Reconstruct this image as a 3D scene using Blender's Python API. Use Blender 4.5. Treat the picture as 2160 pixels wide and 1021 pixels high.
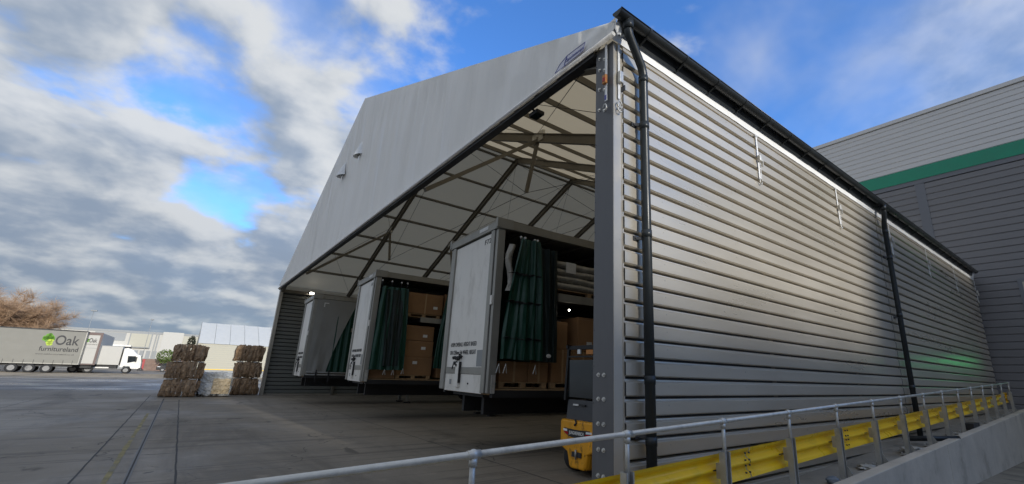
import bpy, bmesh, math, random
from mathutils import Vector, Matrix, noise
random.seed(7)
rad = math.radians
for o in list(bpy.data.objects): bpy.data.objects.remove(o)
sc = bpy.context.scene
col = sc.collection

# ------------------------------------------------------------------ camera
CX, CY, F = 1181.9, 520.37, 952.2            # principal point and focal length, in pixels of a 2160 px wide frame
YAW, PITCH, ROLL = .8957, .2758, .0320
EYE = Vector((-3.8507, -3.768, 1.65))
fw = Vector((math.cos(YAW)*math.cos(PITCH), math.sin(YAW)*math.cos(PITCH), math.sin(PITCH)))
rt = Vector((math.sin(YAW), -math.cos(YAW), 0)); up = rt.cross(fw)
r2 = math.cos(ROLL)*rt + math.sin(ROLL)*up; u2 = -math.sin(ROLL)*rt + math.cos(ROLL)*up
cam = bpy.data.cameras.new('camera'); co = bpy.data.objects.new('camera', cam); col.objects.link(co)
m = Matrix.Identity(4)
for i in range(3): m[i][0] = r2[i]; m[i][1] = u2[i]; m[i][2] = -fw[i]; m[i][3] = EYE[i]
co.matrix_world = m
cam.sensor_width = 36; cam.lens = F/2160*36
cam.shift_x = -(CX-1080)/2160; cam.shift_y = (CY-510.5)/2160
cam.clip_start = .05; cam.clip_end = 3000
sc.camera = co

# ------------------------------------------------------------------ sky, sun, exposure
SUN_EL, SUN_AZ = 17.0, 3.5                  # the sun stands over -Y, a little towards +X
sdir = Vector((math.sin(rad(SUN_AZ))*math.cos(rad(SUN_EL)), -math.cos(rad(SUN_AZ))*math.cos(rad(SUN_EL)), math.sin(rad(SUN_EL))))
wd = bpy.data.worlds.new('World'); sc.world = wd; wd.use_nodes = True
nt = wd.node_tree; nt.nodes.clear()
def N(t, **k):
    n = nt.nodes.new(t)
    for a, b in k.items(): setattr(n, a, b)
    return n
def L(a, b): nt.links.new(a, b)
def MA(op, a, b=None, c=None, clamp=False):
    n = N('ShaderNodeMath', operation=op); n.use_clamp = clamp
    for i, v in enumerate((a, b, c)):
        if v is None: continue
        if isinstance(v, (int, float)): n.inputs[i].default_value = v
        else: L(v, n.inputs[i])
    return n.outputs[0]
sky = N('ShaderNodeTexSky', sky_type='NISHITA'); sky.sun_disc = False
sky.sun_elevation = rad(SUN_EL+6); sky.sun_rotation = math.atan2(sdir.x, sdir.y); sky.altitude = 50; sky.air_density = 1.0; sky.dust_density = .4; sky.ozone_density = 2.2
tc = N('ShaderNodeTexCoord')
sx = N('ShaderNodeSeparateXYZ'); L(tc.outputs['Generated'], sx.inputs[0])
den = MA('ADD', MA('MAXIMUM', sx.outputs[2], 0.0), .34)
px = MA('DIVIDE', sx.outputs[0], den); py = MA('DIVIDE', sx.outputs[1], den)
def cloud_noise(ox, oy, oz, scale, detail, rough, dist=0.0):
    cb = N('ShaderNodeCombineXYZ'); L(MA('ADD', px, ox), cb.inputs[0]); L(MA('ADD', py, oy), cb.inputs[1]); cb.inputs[2].default_value = oz
    n = N('ShaderNodeTexNoise'); n.inputs['Scale'].default_value = scale; n.inputs['Detail'].default_value = detail
    n.inputs['Roughness'].default_value = rough; n.inputs['Distortion'].default_value = dist
    L(cb.outputs[0], n.inputs['Vector']); return n.outputs['Fac']
OX, OY, OZ = 2.6, -8.3, 7.2
n1 = cloud_noise(OX, OY, OZ, 4.0, 9, .50, .12)
n1s = cloud_noise(OX+.04, OY-.06, OZ, 4.0, 5, .50, .12)      # the same clouds seen a little nearer the sun: gives lit edges
n2 = cloud_noise(OX+7, OY+2, OZ+3, 1.0, 3, .5)
# clearer towards the +X side, cloudier away from it and low down
side = MA('ADD', MA('MULTIPLY', sx.outputs[0], -.16), .05)
low = MA('MULTIPLY', MA('MAXIMUM', MA('SUBTRACT', .42, sx.outputs[2]), -.05), .62)
cov = MA('ADD', MA('ADD', MA('ADD', n1, MA('MULTIPLY', MA('SUBTRACT', n2, .5), .35)), side), low)
mask = N('ShaderNodeMapRange', interpolation_type='SMOOTHSTEP'); mask.inputs[1].default_value = .43; mask.inputs[2].default_value = .59; mask.inputs[4].default_value = .96
L(cov, mask.inputs[0])
n3 = cloud_noise(OX-3, OY+4, OZ+1.3, 1.5, 5, .5, .3)
veil = N('ShaderNodeMapRange', interpolation_type='SMOOTHSTEP'); veil.inputs[1].default_value = .34; veil.inputs[2].default_value = .62; veil.inputs[4].default_value = .62
L(MA('ADD', n3, side), veil.inputs[0])
maskv = MA('SUBTRACT', 1.0, MA('MULTIPLY', MA('SUBTRACT', 1.0, mask.outputs[0]), MA('SUBTRACT', 1.0, veil.outputs[0])))
lit = N('ShaderNodeMapRange', interpolation_type='SMOOTHSTEP'); lit.inputs[1].default_value = -.13; lit.inputs[2].default_value = .15
thick = N('ShaderNodeMapRange'); thick.inputs[1].default_value = .52; thick.inputs[2].default_value = .8; thick.inputs[3].default_value = .05; thick.inputs[4].default_value = -.06
L(cov, thick.inputs[0])
L(MA('ADD', MA('SUBTRACT', n1, n1s), thick.outputs[0]), lit.inputs[0])
cc = N('ShaderNodeMix', data_type='RGBA'); cc.inputs[6].default_value = (.170, .208, .265, 1); cc.inputs[7].default_value = (.40, .412, .42, 1)
L(lit.outputs[0], cc.inputs[0])
hz = N('ShaderNodeMapRange'); hz.inputs[1].default_value = .0; hz.inputs[2].default_value = .38; hz.inputs[3].default_value = .74; hz.inputs[4].default_value = 1.0
L(sx.outputs[2], hz.inputs[0])
cd = N('ShaderNodeVectorMath', operation='SCALE'); L(cc.outputs[2], cd.inputs[0]); L(hz.outputs[0], cd.inputs['Scale'])
sk = N('ShaderNodeVectorMath', operation='MULTIPLY'); L(sky.outputs[0], sk.inputs[0]); sk.inputs[1].default_value = (.064, .110, .168)
mx = N('ShaderNodeMix', data_type='RGBA'); L(maskv, mx.inputs[0]); L(sk.outputs[0], mx.inputs[6]); L(cd.outputs[0], mx.inputs[7])
bg = N('ShaderNodeBackground'); bg.inputs['Strength'].default_value = 1.0; L(mx.outputs[2], bg.inputs['Color'])
wo = N('ShaderNodeOutputWorld'); L(bg.outputs[0], wo.inputs['Surface'])
sl = bpy.data.lights.new('sun', 'SUN'); sl.energy = 2.05; sl.angle = rad(1.8); sl.color = (1, .96, .88)
so = bpy.data.objects.new('sun', sl); col.objects.link(so); so.rotation_euler = sdir.to_track_quat('Z', 'Y').to_euler(); so.location = (0, -40, 40)
sc.view_settings.view_transform = 'Standard'; sc.view_settings.look = 'None'; sc.view_settings.gamma = 1; sc.view_settings.exposure = 0.85

# ------------------------------------------------------------------ materials
MATS = {}
def mat(name, c, rough=.6, metal=0, var=.18, scale=2.0, bump=0, bscale=30, stretch=(1, 1, 1), spec=.5, dirt=None, dscale=.8, damt=.0, rvar=.12, emit=0, trans=0, tcol=None):
    m = bpy.data.materials.new(name); m.use_nodes = True; t = m.node_tree; b = t.nodes['Principled BSDF']
    def nd(ty, **k):
        n = t.nodes.new(ty)
        for a, v in k.items(): setattr(n, a, v)
        return n
    geo = nd('ShaderNodeNewGeometry'); mp = nd('ShaderNodeMapping'); mp.inputs['Scale'].default_value = stretch
    t.links.new(geo.outputs['Position'], mp.inputs[0])
    no = nd('ShaderNodeTexNoise'); no.inputs['Scale'].default_value = scale; no.inputs['Detail'].default_value = 7; no.inputs['Roughness'].default_value = .62
    t.links.new(mp.outputs[0], no.inputs['Vector'])
    mr = nd('ShaderNodeMapRange'); mr.inputs[1].default_value = .28; mr.inputs[2].default_value = .72; mr.inputs[3].default_value = 1-var; mr.inputs[4].default_value = 1+var
    t.links.new(no.outputs['Fac'], mr.inputs[0])
    vm = nd('ShaderNodeVectorMath', operation='SCALE'); vm.inputs[0].default_value = c[:3]; t.links.new(mr.outputs[0], vm.inputs['Scale'])
    out = vm.outputs[0]
    if dirt:
        n2 = nd('ShaderNodeTexNoise'); n2.inputs['Scale'].default_value = dscale; n2.inputs['Detail'].default_value = 9; n2.inputs['Roughness'].default_value = .7
        t.links.new(mp.outputs[0], n2.inputs['Vector'])
        m2 = nd('ShaderNodeMapRange', interpolation_type='SMOOTHSTEP'); m2.inputs[1].default_value = .5; m2.inputs[2].default_value = .68; m2.inputs[3].default_value = 0; m2.inputs[4].default_value = damt
        t.links.new(n2.outputs['Fac'], m2.inputs[0])
        mi = nd('ShaderNodeMix', data_type='RGBA'); t.links.new(m2.outputs[0], mi.inputs[0]); t.links.new(out, mi.inputs[6]); mi.inputs[7].default_value = (*dirt, 1)
        out = mi.outputs[2]
    t.links.new(out, b.inputs['Base Color'])
    b.inputs['Metallic'].default_value = metal; b.inputs['Specular IOR Level'].default_value = spec
    rr = nd('ShaderNodeMapRange'); rr.inputs[1].default_value = .3; rr.inputs[2].default_value = .7; rr.inputs[3].default_value = max(.02, rough-rvar); rr.inputs[4].default_value = min(1, rough+rvar)
    t.links.new(no.outputs['Fac'], rr.inputs[0]); t.links.new(rr.outputs[0], b.inputs['Roughness'])
    if bump:
        n3 = nd('ShaderNodeTexNoise'); n3.inputs['Scale'].default_value = bscale; n3.inputs['Detail'].default_value = 5
        t.links.new(mp.outputs[0], n3.inputs['Vector'])
        bp = nd('ShaderNodeBump'); bp.inputs['Strength'].default_value = 1; bp.inputs['Distance'].default_value = bump
        t.links.new(n3.outputs['Fac'], bp.inputs['Height']); t.links.new(bp.outputs[0], b.inputs['Normal'])
    if emit:
        b.inputs['Emission Color'].default_value = (*c[:3], 1); b.inputs['Emission Strength'].default_value = emit
    if trans:
        tr = nd('ShaderNodeBsdfTranslucent'); tr.inputs['Color'].default_value = (*(tcol or c[:3]), 1)
        ms = nd('ShaderNodeMixShader'); ms.inputs[0].default_value = trans
        t.links.new(b.outputs[0], ms.inputs[1]); t.links.new(tr.outputs[0], ms.inputs[2]); t.links.new(ms.outputs[0], t.nodes['Material Output'].inputs['Surface'])
    MATS[name] = m; return m

CLAD = mat('cladding_metal', (.55, .50, .415), .32, .45, var=.10, scale=.7, stretch=(.35, 1, 2.2), spec=.5, dirt=(.30, .255, .19), dscale=.9, damt=.10, rvar=.08, bump=.0025, bscale=1.0)
BIGC = mat('slate_cladding', (.185, .184, .195), .42, .15, var=.09, scale=.5, stretch=(1, .4, 1.6), bump=.0015, bscale=1.5)
BIGL = mat('pale_cladding', (.60, .595, .595), .42, .2, var=.07, scale=.5, stretch=(1, .4, 1.6), bump=.0015, bscale=1.5)
GREEN = mat('green_band', (.012, .25, .15), .45, 0, var=.08)
STEELD = mat('post_grey', (.125, .125, .130), .45, .1, var=.10, scale=2.5, stretch=(2, 2, .5), dirt=(.085, .08, .075), damt=.45, dscale=1.3)
TRIMC = mat('trim_grey', (.50, .46, .39), .38, .3, var=.08, scale=2)
ALU = mat('frame_aluminium', (.22, .20, .165), .5, .3, var=.12, scale=3)
DKST = mat('dark_steel', (.045, .046, .05), .5, .1, var=.2)
ROOF = mat('roof_fabric', (.46, .425, .355), .6, 0, var=.06, scale=.9, stretch=(.6, 1.2, 1), bump=.006, bscale=1.1, dirt=(.36, .34, .29), damt=.35, dscale=.7, trans=.27, tcol=(.74, .63, .44))
GABLE = mat('gable_fabric', (.93, .90, .845), .5, 0, var=.05, scale=1.2, stretch=(1, 1.6, .22), bump=.03, bscale=3.2, dirt=(.70, .67, .61), damt=.3, dscale=1.1, trans=.04)
WHITEF = mat('white_fabric', (.86, .86, .85), .45, 0, var=.05, bump=.01, bscale=5)
GUT = mat('gutter_plastic', (.020, .023, .025), .36, 0, var=.15, spec=.35)
GUTG = mat('downpipe_plastic', (.026, .031, .034), .38, 0, var=.15, spec=.35)
GALV = mat('galvanised_steel', (.60, .585, .54), .42, .45, var=.16, scale=9, rvar=.12, dirt=(.32, .33, .33), damt=.5, dscale=5)
GALVD = mat('weathered_zinc', (.44, .43, .40), .45, .4, var=.16, scale=7, rvar=.1, dirt=(.24, .23, .19), damt=.55, dscale=3)
YEL = mat('barrier_yellow', (.95, .58, .008), .35, 0, var=.06, scale=3, dirt=(.40, .28, .03), damt=.3, dscale=2.4)
CONC = mat('upstand_concrete', (.47, .425, .355), .85, 0, var=.14, scale=1.4, bump=.004, bscale=14, dirt=(.23, .205, .165), damt=.6, dscale=.9)
APR = mat('apron_concrete', (.29, .262, .215), .88, 0, var=.2, scale=1.6, bump=.006, bscale=14, dirt=(.13, .125, .115), damt=.75, dscale=1.5)
WHITEP = mat('trailer_white', (.80, .77, .71), .4, 0, var=.06, scale=1.2, stretch=(1, 1, .5), dirt=(.50, .47, .41), damt=.5, dscale=1.6)
GREYP = mat('trailer_grey', (.32, .31, .275), .48, .25, var=.12, scale=2.5, stretch=(1, 1, .4), dirt=(.15, .15, .14), damt=.4)
BLK = mat('chassis_black', (.018, .018, .019), .6, 0, var=.2)
RUB = mat('tyre_rubber', (.02, .02, .021), .8, 0, var=.2)
CURT = mat('green_curtain', (.009, .056, .036), .40, 0, var=.15, scale=4, bump=.01, bscale=9)
CURTB = mat('curtain_lining', (.009, .020, .018), .6, 0, var=.2, bump=.01, bscale=8)
GCURT = mat('grey_curtain', (.27, .27, .255), .55, 0, var=.07, scale=2, bump=.01, bscale=3)
CARD = mat('cardboard', (.30, .165, .075), .8, 0, var=.14, scale=3, bump=.002, bscale=20)
TAPE = mat('parcel_tape', (.42, .28, .15), .4, 0, var=.05)
PAPER = mat('white_label', (.72, .72, .70), .6, 0, var=.1, scale=20)
WRAP = mat('plastic_wrap', (.42, .40, .35), .25, 0, var=.2, scale=5, bump=.02, bscale=7)
WOOD = mat('pallet_wood', (.38, .25, .13), .8, 0, var=.2, scale=6)
BALE = mat('baled_cardboard', (.42, .275, .16), .88, 0, var=.45, scale=3.2, stretch=(3.0, 2.0, .45), bump=.03, bscale=9, dirt=(.40, .33, .25), damt=.5, dscale=2.2)
PBALE = mat('baled_film', (.56, .57, .57), .4, 0, var=.35, scale=4, bump=.06, bscale=6)
PBALY = mat('baled_film_centre', (.62, .50, .33), .5, 0, var=.3, scale=6, bump=.05, bscale=9)
FKY = mat('forklift_yellow', (.80, .36, .010), .45, 0, var=.12, scale=5, stretch=(1, 1, .45), dirt=(.06, .03, .012), damt=.9, dscale=9)
FKD = mat('forklift_charcoal', (.055, .058, .064), .5, 0, var=.12)
GLASS = mat('dark_glass', (.02, .024, .026), .08, 0, var=.1)
LAMPW = mat('lamp_lens', (.85, .87, .88), .15)
LAMPR = mat('lamp_red', (.42, .008, .01), .2)
BLUEP = mat('logo_blue', (.12, .13, .36), .5)
BLUEL = mat('logo_pale', (.70, .69, .76), .5)
INK = mat('black_ink', (.03, .03, .032), .6)
GREENL = mat('leaf_green', (.12, .32, .015), .6)
LIME = mat('leaf_lime', (.42, .55, .05), .6)
BROWNF = mat('brown_frame', (.13, .085, .075), .5)
OAKC = mat('oak_curtain', (.215, .208, .18), .6, 0, var=.05, scale=1.5, bump=.01, bscale=2)
RIM = mat('wheel_rim', (.17, .17, .17), .4, .5)
CREAM = mat('cream_cladding', (.44, .42, .34), .6, 0, var=.06)
FARW = mat('far_white', (.50, .485, .445), .6, 0, var=.06)
FARG = mat('far_grey', (.28, .29, .29), .6, 0, var=.08)
TENTR = mat('tent_roof', (.56, .565, .55), .5, 0, var=.05, bump=.02, bscale=1.5)
ORAT = mat('orange_ratchet', (.5, .2, .05), .4, .3)
BARK = mat('bark_twigs', (.20, .125, .075), .9, 0, var=.3, scale=3)
TWIG = mat('willow_twigs', (.40, .265, .165), .9, 0, var=.35, scale=.6)
LEAF = mat('shrub_leaves', (.09, .14, .02), .7, 0, var=.35)
BRICKM = mat('low_brick', (.22, .15, .12), .9, 0, var=.25)
REDP = mat('red_paint', (.35, .03, .03), .5)
BULB = mat('lit_lamp', (1.0, .93, .8), .3, emit=14)
GLAMP = mat('green_signal', (.05, 1.0, .25), .3, emit=45)
STONE = mat('rubble_stone', (.20, .23, .26), .9, 0, var=.3, scale=8, bump=.01, bscale=20)
FILM = mat('crumpled_film', (.45, .42, .36), .5, 0, var=.3, scale=6, bump=.01, bscale=14)
YLINE = mat('faded_yellow', (.24, .20, .09), .85, 0, var=.5, scale=2.5, dirt=(.17, .165, .15), damt=.9, dscale=1.4)
JOINT = mat('joint_sealant', (.045, .045, .045), .85, 0, var=.4, scale=3)
SLATW = mat('drain_grate', (.16, .155, .145), .6, .3, var=.3, scale=12)

def ground_mat(name, c, c2, wet, sc1, rough):
    m = bpy.data.materials.new(name); m.use_nodes = True; t = m.node_tree; b = t.nodes['Principled BSDF']
    def nd(ty, **k):
        n = t.nodes.new(ty)
        for a, v in k.items(): setattr(n, a, v)
        return n
    g = nd('ShaderNodeNewGeometry')
    def nz(scale, det, ro, st=(1, 1, 1), dist=0):
        mp = nd('ShaderNodeMapping'); mp.inputs['Scale'].default_value = st; t.links.new(g.outputs['Position'], mp.inputs[0])
        n = nd('ShaderNodeTexNoise'); n.inputs['Scale'].default_value = scale; n.inputs['Detail'].default_value = det; n.inputs['Roughness'].default_value = ro; n.inputs['Distortion'].default_value = dist
        t.links.new(mp.outputs[0], n.inputs['Vector']); return n.outputs['Fac']
    def rng(x, a, bb, lo, hi):
        n = nd('ShaderNodeMapRange', interpolation_type='SMOOTHSTEP'); t.links.new(x, n.inputs[0])
        for i, v in enumerate((a, bb, lo, hi)): n.inputs[i+1].default_value = v
        return n.outputs[0]
    def mixc(f, a, bcol):
        n = nd('ShaderNodeMix', data_type='RGBA'); t.links.new(f, n.inputs[0])
        if isinstance(a, tuple): n.inputs[6].default_value = (*a, 1)
        else: t.links.new(a, n.inputs[6])
        n.inputs[7].default_value = (*bcol, 1); return n.outputs[2]
    big = nz(.16, 6, .6); mid = nz(sc1, 8, .68); streak = nz(.55, 6, .65, (1.0, .16, 1), .6); fine = nz(38, 4, .6); blot = nz(.9, 4, .5, (1, .5, 1), 1.0)
    colr = mixc(rng(big, .35, .65, 0, 1), c, c2)
    colr = mixc(rng(streak, .48, .68, 0, .8), colr, tuple(v*.55 for v in c))
    colr = mixc(rng(mid, .52, .75, 0, .55), colr, tuple(v*1.35 for v in c2))
    colr = mixc(rng(blot, .64, .72, 0, .7), colr, tuple(v*.30 for v in c))
    colr = mixc(rng(fine, .55, .8, 0, .4), colr, tuple(v*1.5 for v in c))
    mpv = nd('ShaderNodeMapping'); mpv.inputs['Scale'].default_value = (.55, .3, 1); t.links.new(g.outputs['Position'], mpv.inputs[0])
    wob = nd('ShaderNodeTexNoise'); wob.inputs['Scale'].default_value = 1.3; wob.inputs['Detail'].default_value = 6; t.links.new(g.outputs['Position'], wob.inputs['Vector'])
    wsc = nd('ShaderNodeVectorMath', operation='SCALE'); wsc.inputs['Scale'].default_value = .55; t.links.new(wob.outputs['Color'], wsc.inputs[0])
    wad = nd('ShaderNodeVectorMath', operation='ADD'); t.links.new(mpv.outputs[0], wad.inputs[0]); t.links.new(wsc.outputs[0], wad.inputs[1])
    vo = nd('ShaderNodeTexVoronoi', feature='DISTANCE_TO_EDGE', voronoi_dimensions='2D'); vo.inputs['Scale'].default_value = .6; t.links.new(wad.outputs[0], vo.inputs['Vector'])
    cm = nd('ShaderNodeMath', operation='MULTIPLY'); t.links.new(rng(vo.outputs['Distance'], .002, .007, .8, 0), cm.inputs[0]); t.links.new(rng(blot, .4, .6, 0, 1), cm.inputs[1])
    colr = mixc(cm.outputs[0], colr, tuple(v*.22 for v in c))
    tyre = nz(1.6, 5, .6, (.10, 1.5, 1), 1.4); colr = mixc(rng(tyre, .53, .66, 0, .65), colr, tuple(v*.5 for v in c))
    spot = nz(3.2, 2, .4); colr = mixc(rng(spot, .735, .76, 0, .85), colr, tuple(v*.25 for v in c))
    t.links.new(colr, b.inputs['Base Color'])
    t.links.new(rng(big, .42, .6, rough, max(.2, rough-wet)), b.inputs['Roughness'])
    bp = nd('ShaderNodeBump'); bp.inputs['Distance'].default_value = .006
    t.links.new(fine, bp.inputs['Height']); t.links.new(bp.outputs[0], b.inputs['Normal'])
    return m
YARD = ground_mat('yard_concrete', (.205, .177, .140), (.250, .216, .170), .25, 1.7, .82)
ASPH = ground_mat('wet_asphalt', (.13, .124, .118), (.16, .15, .142), .35, 1.2, .62)
TANC = ground_mat('dry_concrete', (.33, .27, .19), (.38, .31, .22), .1, .7, .9)
LANE = ground_mat('lane_concrete', (.19, .168, .134), (.23, .205, .165), .2, 1.7, .85)

# ------------------------------------------------------------------ mesh helpers
class G:
    def __init__(s): s.v = []; s.f = []; s.sm = []
    def add(s, vs, fs, smooth=False):
        b = len(s.v); s.v += [tuple(p) for p in vs]
        for f in fs: s.f.append(tuple(b+i for i in f)); s.sm.append(smooth)
        return s
    def box(s, x0, x1, y0, y1, z0, z1):
        return s.add([(x0, y0, z0), (x1, y0, z0), (x1, y1, z0), (x0, y1, z0), (x0, y0, z1), (x1, y0, z1), (x1, y1, z1), (x0, y1, z1)],
                     [(0, 3, 2, 1), (4, 5, 6, 7), (0, 1, 5, 4), (1, 2, 6, 5), (2, 3, 7, 6), (3, 0, 4, 7)])
    def beam(s, a, b, w, h, upv=(0, 0, 1)):
        a = Vector(a); b = Vector(b); d = (b-a).normalized(); u = Vector(upv); r = d.cross(u)
        if r.length < 1e-4: r = d.cross(Vector((1, 0, 0)))
        r.normalize(); u = r.cross(d).normalized()
        vs = []
        for p in (a, b):
            for i, j in ((-1, -1), (1, -1), (1, 1), (-1, 1)): vs.append(p + r*(w/2*i) + u*(h/2*j))
        return s.add(vs, [(0, 1, 2, 3), (7, 6, 5, 4), (0, 4, 5, 1), (1, 5, 6, 2), (2, 6, 7, 3), (3, 7, 4, 0)])
    def tube(s, pts, r, n=10, cap=True):
        pts = [Vector(p) for p in pts]; rs = r if isinstance(r, (list, tuple)) else [r]*len(pts)
        vs = []; fs = []; ref = None
        for i, p in enumerate(pts):
            d = ((pts[min(i+1, len(pts)-1)]-p).normalized() + (p-pts[max(i-1, 0)]).normalized())
            d = d.normalized() if d.length > 1e-6 else Vector((0, 0, 1))
            if ref is None: ref = Vector((0, 0, 1)) if abs(d.z) < .9 else Vector((1, 0, 0))
            a = d.cross(ref).normalized(); bb = d.cross(a).normalized(); ref = -bb if ref.dot(-bb) > 0 else bb
            a = d.cross(ref).normalized(); bb = a.cross(d).normalized()
            for k in range(n):
                t = 2*math.pi*k/n; vs.append(p + a*(math.cos(t)*rs[i]) + bb*(math.sin(t)*rs[i]))
        for i in range(len(pts)-1):
            for k in range(n):
                k2 = (k+1) % n; fs.append((i*n+k, i*n+k2, (i+1)*n+k2, (i+1)*n+k))
        s.add(vs, fs, True)
        if cap:
            b = len(s.v)-len(vs); s.f.append(tuple(b+k for k in range(n))[::-1]); s.sm.append(False)
            s.f.append(tuple(b+(len(pts)-1)*n+k for k in range(n))); s.sm.append(False)
        return s
    def ball(s, c, r, n=10, sq=(1, 1, 1)):
        vs = []; fs = []; m_ = n//2
        for i in range(m_+1):
            a = math.pi*i/m_
            for k in range(n):
                t = 2*math.pi*k/n; vs.append((c[0]+r*sq[0]*math.sin(a)*math.cos(t), c[1]+r*sq[1]*math.sin(a)*math.sin(t), c[2]+r*sq[2]*math.cos(a)))
        for i in range(m_):
            for k in range(n): fs.append((i*n+k, (i+1)*n+k, (i+1)*n+(k+1) % n, i*n+(k+1) % n))
        return s.add(vs, fs, True)
    def profx(s, prof, x0, x1, closed=False, caps=False, smooth=False):
        n = len(prof); vs = [(x0, y, z) for y, z in prof] + [(x1, y, z) for y, z in prof]
        fs = [(i, (i+1) % n, n+(i+1) % n, n+i) for i in range(n if closed else n-1)]
        s.add(vs, fs, smooth)
        if caps:
            b = len(s.v)-2*n; s.f.append(tuple(b+i for i in range(n))[::-1]); s.sm.append(False); s.f.append(tuple(b+n+i for i in range(n))); s.sm.append(False)
        return s
    def profy(s, prof, y0, y1, caps=True, smooth=False):
        n = len(prof); vs = [(x, y0, z) for x, z in prof] + [(x, y1, z) for x, z in prof]
        s.add(vs, [(i, (i+1) % n, n+(i+1) % n, n+i) for i in range(n)], smooth)
        if caps:
            b = len(s.v)-2*n; s.f.append(tuple(b+i for i in range(n))); s.sm.append(False); s.f.append(tuple(b+n+i for i in range(n))[::-1]); s.sm.append(False)
        return s
    def grid(s, fn, nu, nv, smooth=True):
        vs = [fn(i/nu, j/nv) for j in range(nv+1) for i in range(nu+1)]
        return s.add(vs, [(j*(nu+1)+i, j*(nu+1)+i+1, (j+1)*(nu+1)+i+1, (j+1)*(nu+1)+i) for j in range(nv) for i in range(nu)], smooth)
    def mesh(s, name, mt):
        me = bpy.data.meshes.new(name); me.from_pydata(s.v, [], s.f); me.polygons.foreach_set('use_smooth', s.sm)
        if mt: me.materials.append(mt)
        me.update(); return me
    def build(s, name, mt, parent=None, bevel=0, loc=None, fix=True):
        me = s.mesh(name, mt)
        if fix:
            bm = bmesh.new(); bm.from_mesh(me); bmesh.ops.recalc_face_normals(bm, faces=bm.faces); bm.to_mesh(me); bm.free()
        return link(name, me, parent, bevel, loc)
def link(name, me, parent=None, bevel=0, loc=None, rot=None):
    o = bpy.data.objects.new(name, me); col.objects.link(o); o.parent = parent
    if loc: o.location = loc
    if rot: o.rotation_euler = rot
    if bevel:
        b = o.modifiers.new('bevel', 'BEVEL'); b.width = bevel; b.segments = 2; b.limit_method = 'ANGLE'
    return o
def tag(o, label, cat, group=None):
    o['label'] = label; o['category'] = cat
    if group: o['group'] = group
    return o
def thing(name, label, cat, loc=(0, 0, 0), rz=0, group=None):
    o = bpy.data.objects.new(name, None); col.objects.link(o); o.location = loc; o.rotation_euler = (0, 0, rz); o.empty_display_size = .3
    return tag(o, label, cat, group)
def struct(o): o['kind'] = 'structure'; return o
def text(name, s, size, mt, parent, origin, xdir, ydir, width=None, align='LEFT', extr=.002, shear=0, bold=0):
    cu = bpy.data.curves.new(name, 'FONT'); cu.body = s; cu.size = size; cu.extrude = extr; cu.align_x = align; cu.shear = shear; cu.offset = bold
    t = bpy.data.objects.new('tmp_text', cu); col.objects.link(t)
    dg = bpy.context.evaluated_depsgraph_get(); me = bpy.data.meshes.new_from_object(t.evaluated_get(dg)); bpy.data.objects.remove(t); bpy.data.curves.remove(cu)
    xs = [v.co.x for v in me.vertices]
    k = width/(max(xs)-min(xs)) if width else 1
    xd = Vector(xdir).normalized(); yd = Vector(ydir).normalized(); zd = xd.cross(yd)
    for v in me.vertices: v.co = xd*(v.co.x*k) + yd*v.co.y + zd*v.co.z
    me.materials.clear(); me.materials.append(mt); me.name = name
    return link(name, me, parent, 0, origin)
def fbm(x, y, z, o=3): return noise.fractal(Vector((x, y, z)), 1.0, 2.0, o)

# ------------------------------------------------------------------ ground
g = G()
XR, ZR = -17.8, lambda x: -.0145*(x+17.8)
def sheet(x0, x1, y0, y1, z=0.0): g.add([(x0, y0, z), (x1, y0, z), (x1, y1, z), (x0, y1, z)], [(0, 1, 2, 3)])
sheet(-600, 700, -1.05, 900); sheet(-600, 700, -700, -15.5); sheet(-600, XR, -15.5, -1.05); sheet(22.85, 700, -15.5, -1.05)
ground = struct(g.build('ground', YARD))
g = G(); g.add([(XR, -15.5, 0), (22.9, -15.5, ZR(22.9)), (22.9, -1.04, ZR(22.9)), (XR, -1.04, 0)], [(0, 1, 2, 3)])
g.add([(XR, -1.04, 0), (22.9, -1.04, ZR(22.9)), (22.9, -1.04, 0.0)], [(0, 1, 2)])
g.add([(XR, -15.49, 0), (22.9, -15.49, ZR(22.9)), (22.9, -15.49, 0.0)], [(0, 1, 2)])
struct(g.build('lane', LANE, fix=False))
g = G(); nn = 60
lo = [(-70+ i*(95.0/nn), 28.3 + 5.5*min(1, i/nn*1.4) + 1.1*fbm(i*.21, 3.3, 0)) for i in range(nn+1)]
g.add([(x, y, .004) for x, y in lo] + [(x, 50+ 8*(i/nn) + 1.2*fbm(i*.3, 9, 1), .004) for i, (x, y) in enumerate(lo)], [(i, i+1, nn+2+i, nn+1+i) for i in range(nn)])
struct(g.build('asphalt_road', ASPH, fix=False))
g = G(); g.add([(x, 61 + .8*fbm(x*.13, 2, 5), .008) for x in range(-90, 61, 3)] + [(x, 79, .008) for x in range(-90, 61, 3)], [(i, i+1, 51+i+1, 51+i) for i in range(50)])
struct(g.build('concrete_road', TANC, fix=False))
def ragged(x, y0, y1, w, jit, name, mt, z=.004, step=.35, seed=0):
    g = G(); n = int((y1-y0)/step); a = []; b = []
    for i in range(n+1):
        y = y0+(y1-y0)*i/n; d = jit*fbm(y*1.3, seed, 0); ww = w*(.7+.6*abs(fbm(y*2.1, seed+5, 2)))
        a.append((x+d-ww/2, y, z)); b.append((x+d+ww/2, y, z))
    g.add(a+b, [(i, n+1+i, n+2+i, i+1) for i in range(n)]); return g.build(name, mt, ground, fix=False)
ragged(-4.72, 2, 28, .030, .012, 'slab_joint', JOINT, seed=1)
ragged(-3.58, 2, 24, .034, .012, 'slab_joint', JOINT, seed=2)
ragged(-4.36, 4, 17, .085, .01, 'painted_line', YLINE, seed=3)
ragged(-8.2, 3, 60, .02, .02, 'slab_joint', JOINT, seed=12); ragged(-12.8, 3, 60, .02, .02, 'slab_joint', JOINT, seed=13)
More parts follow.
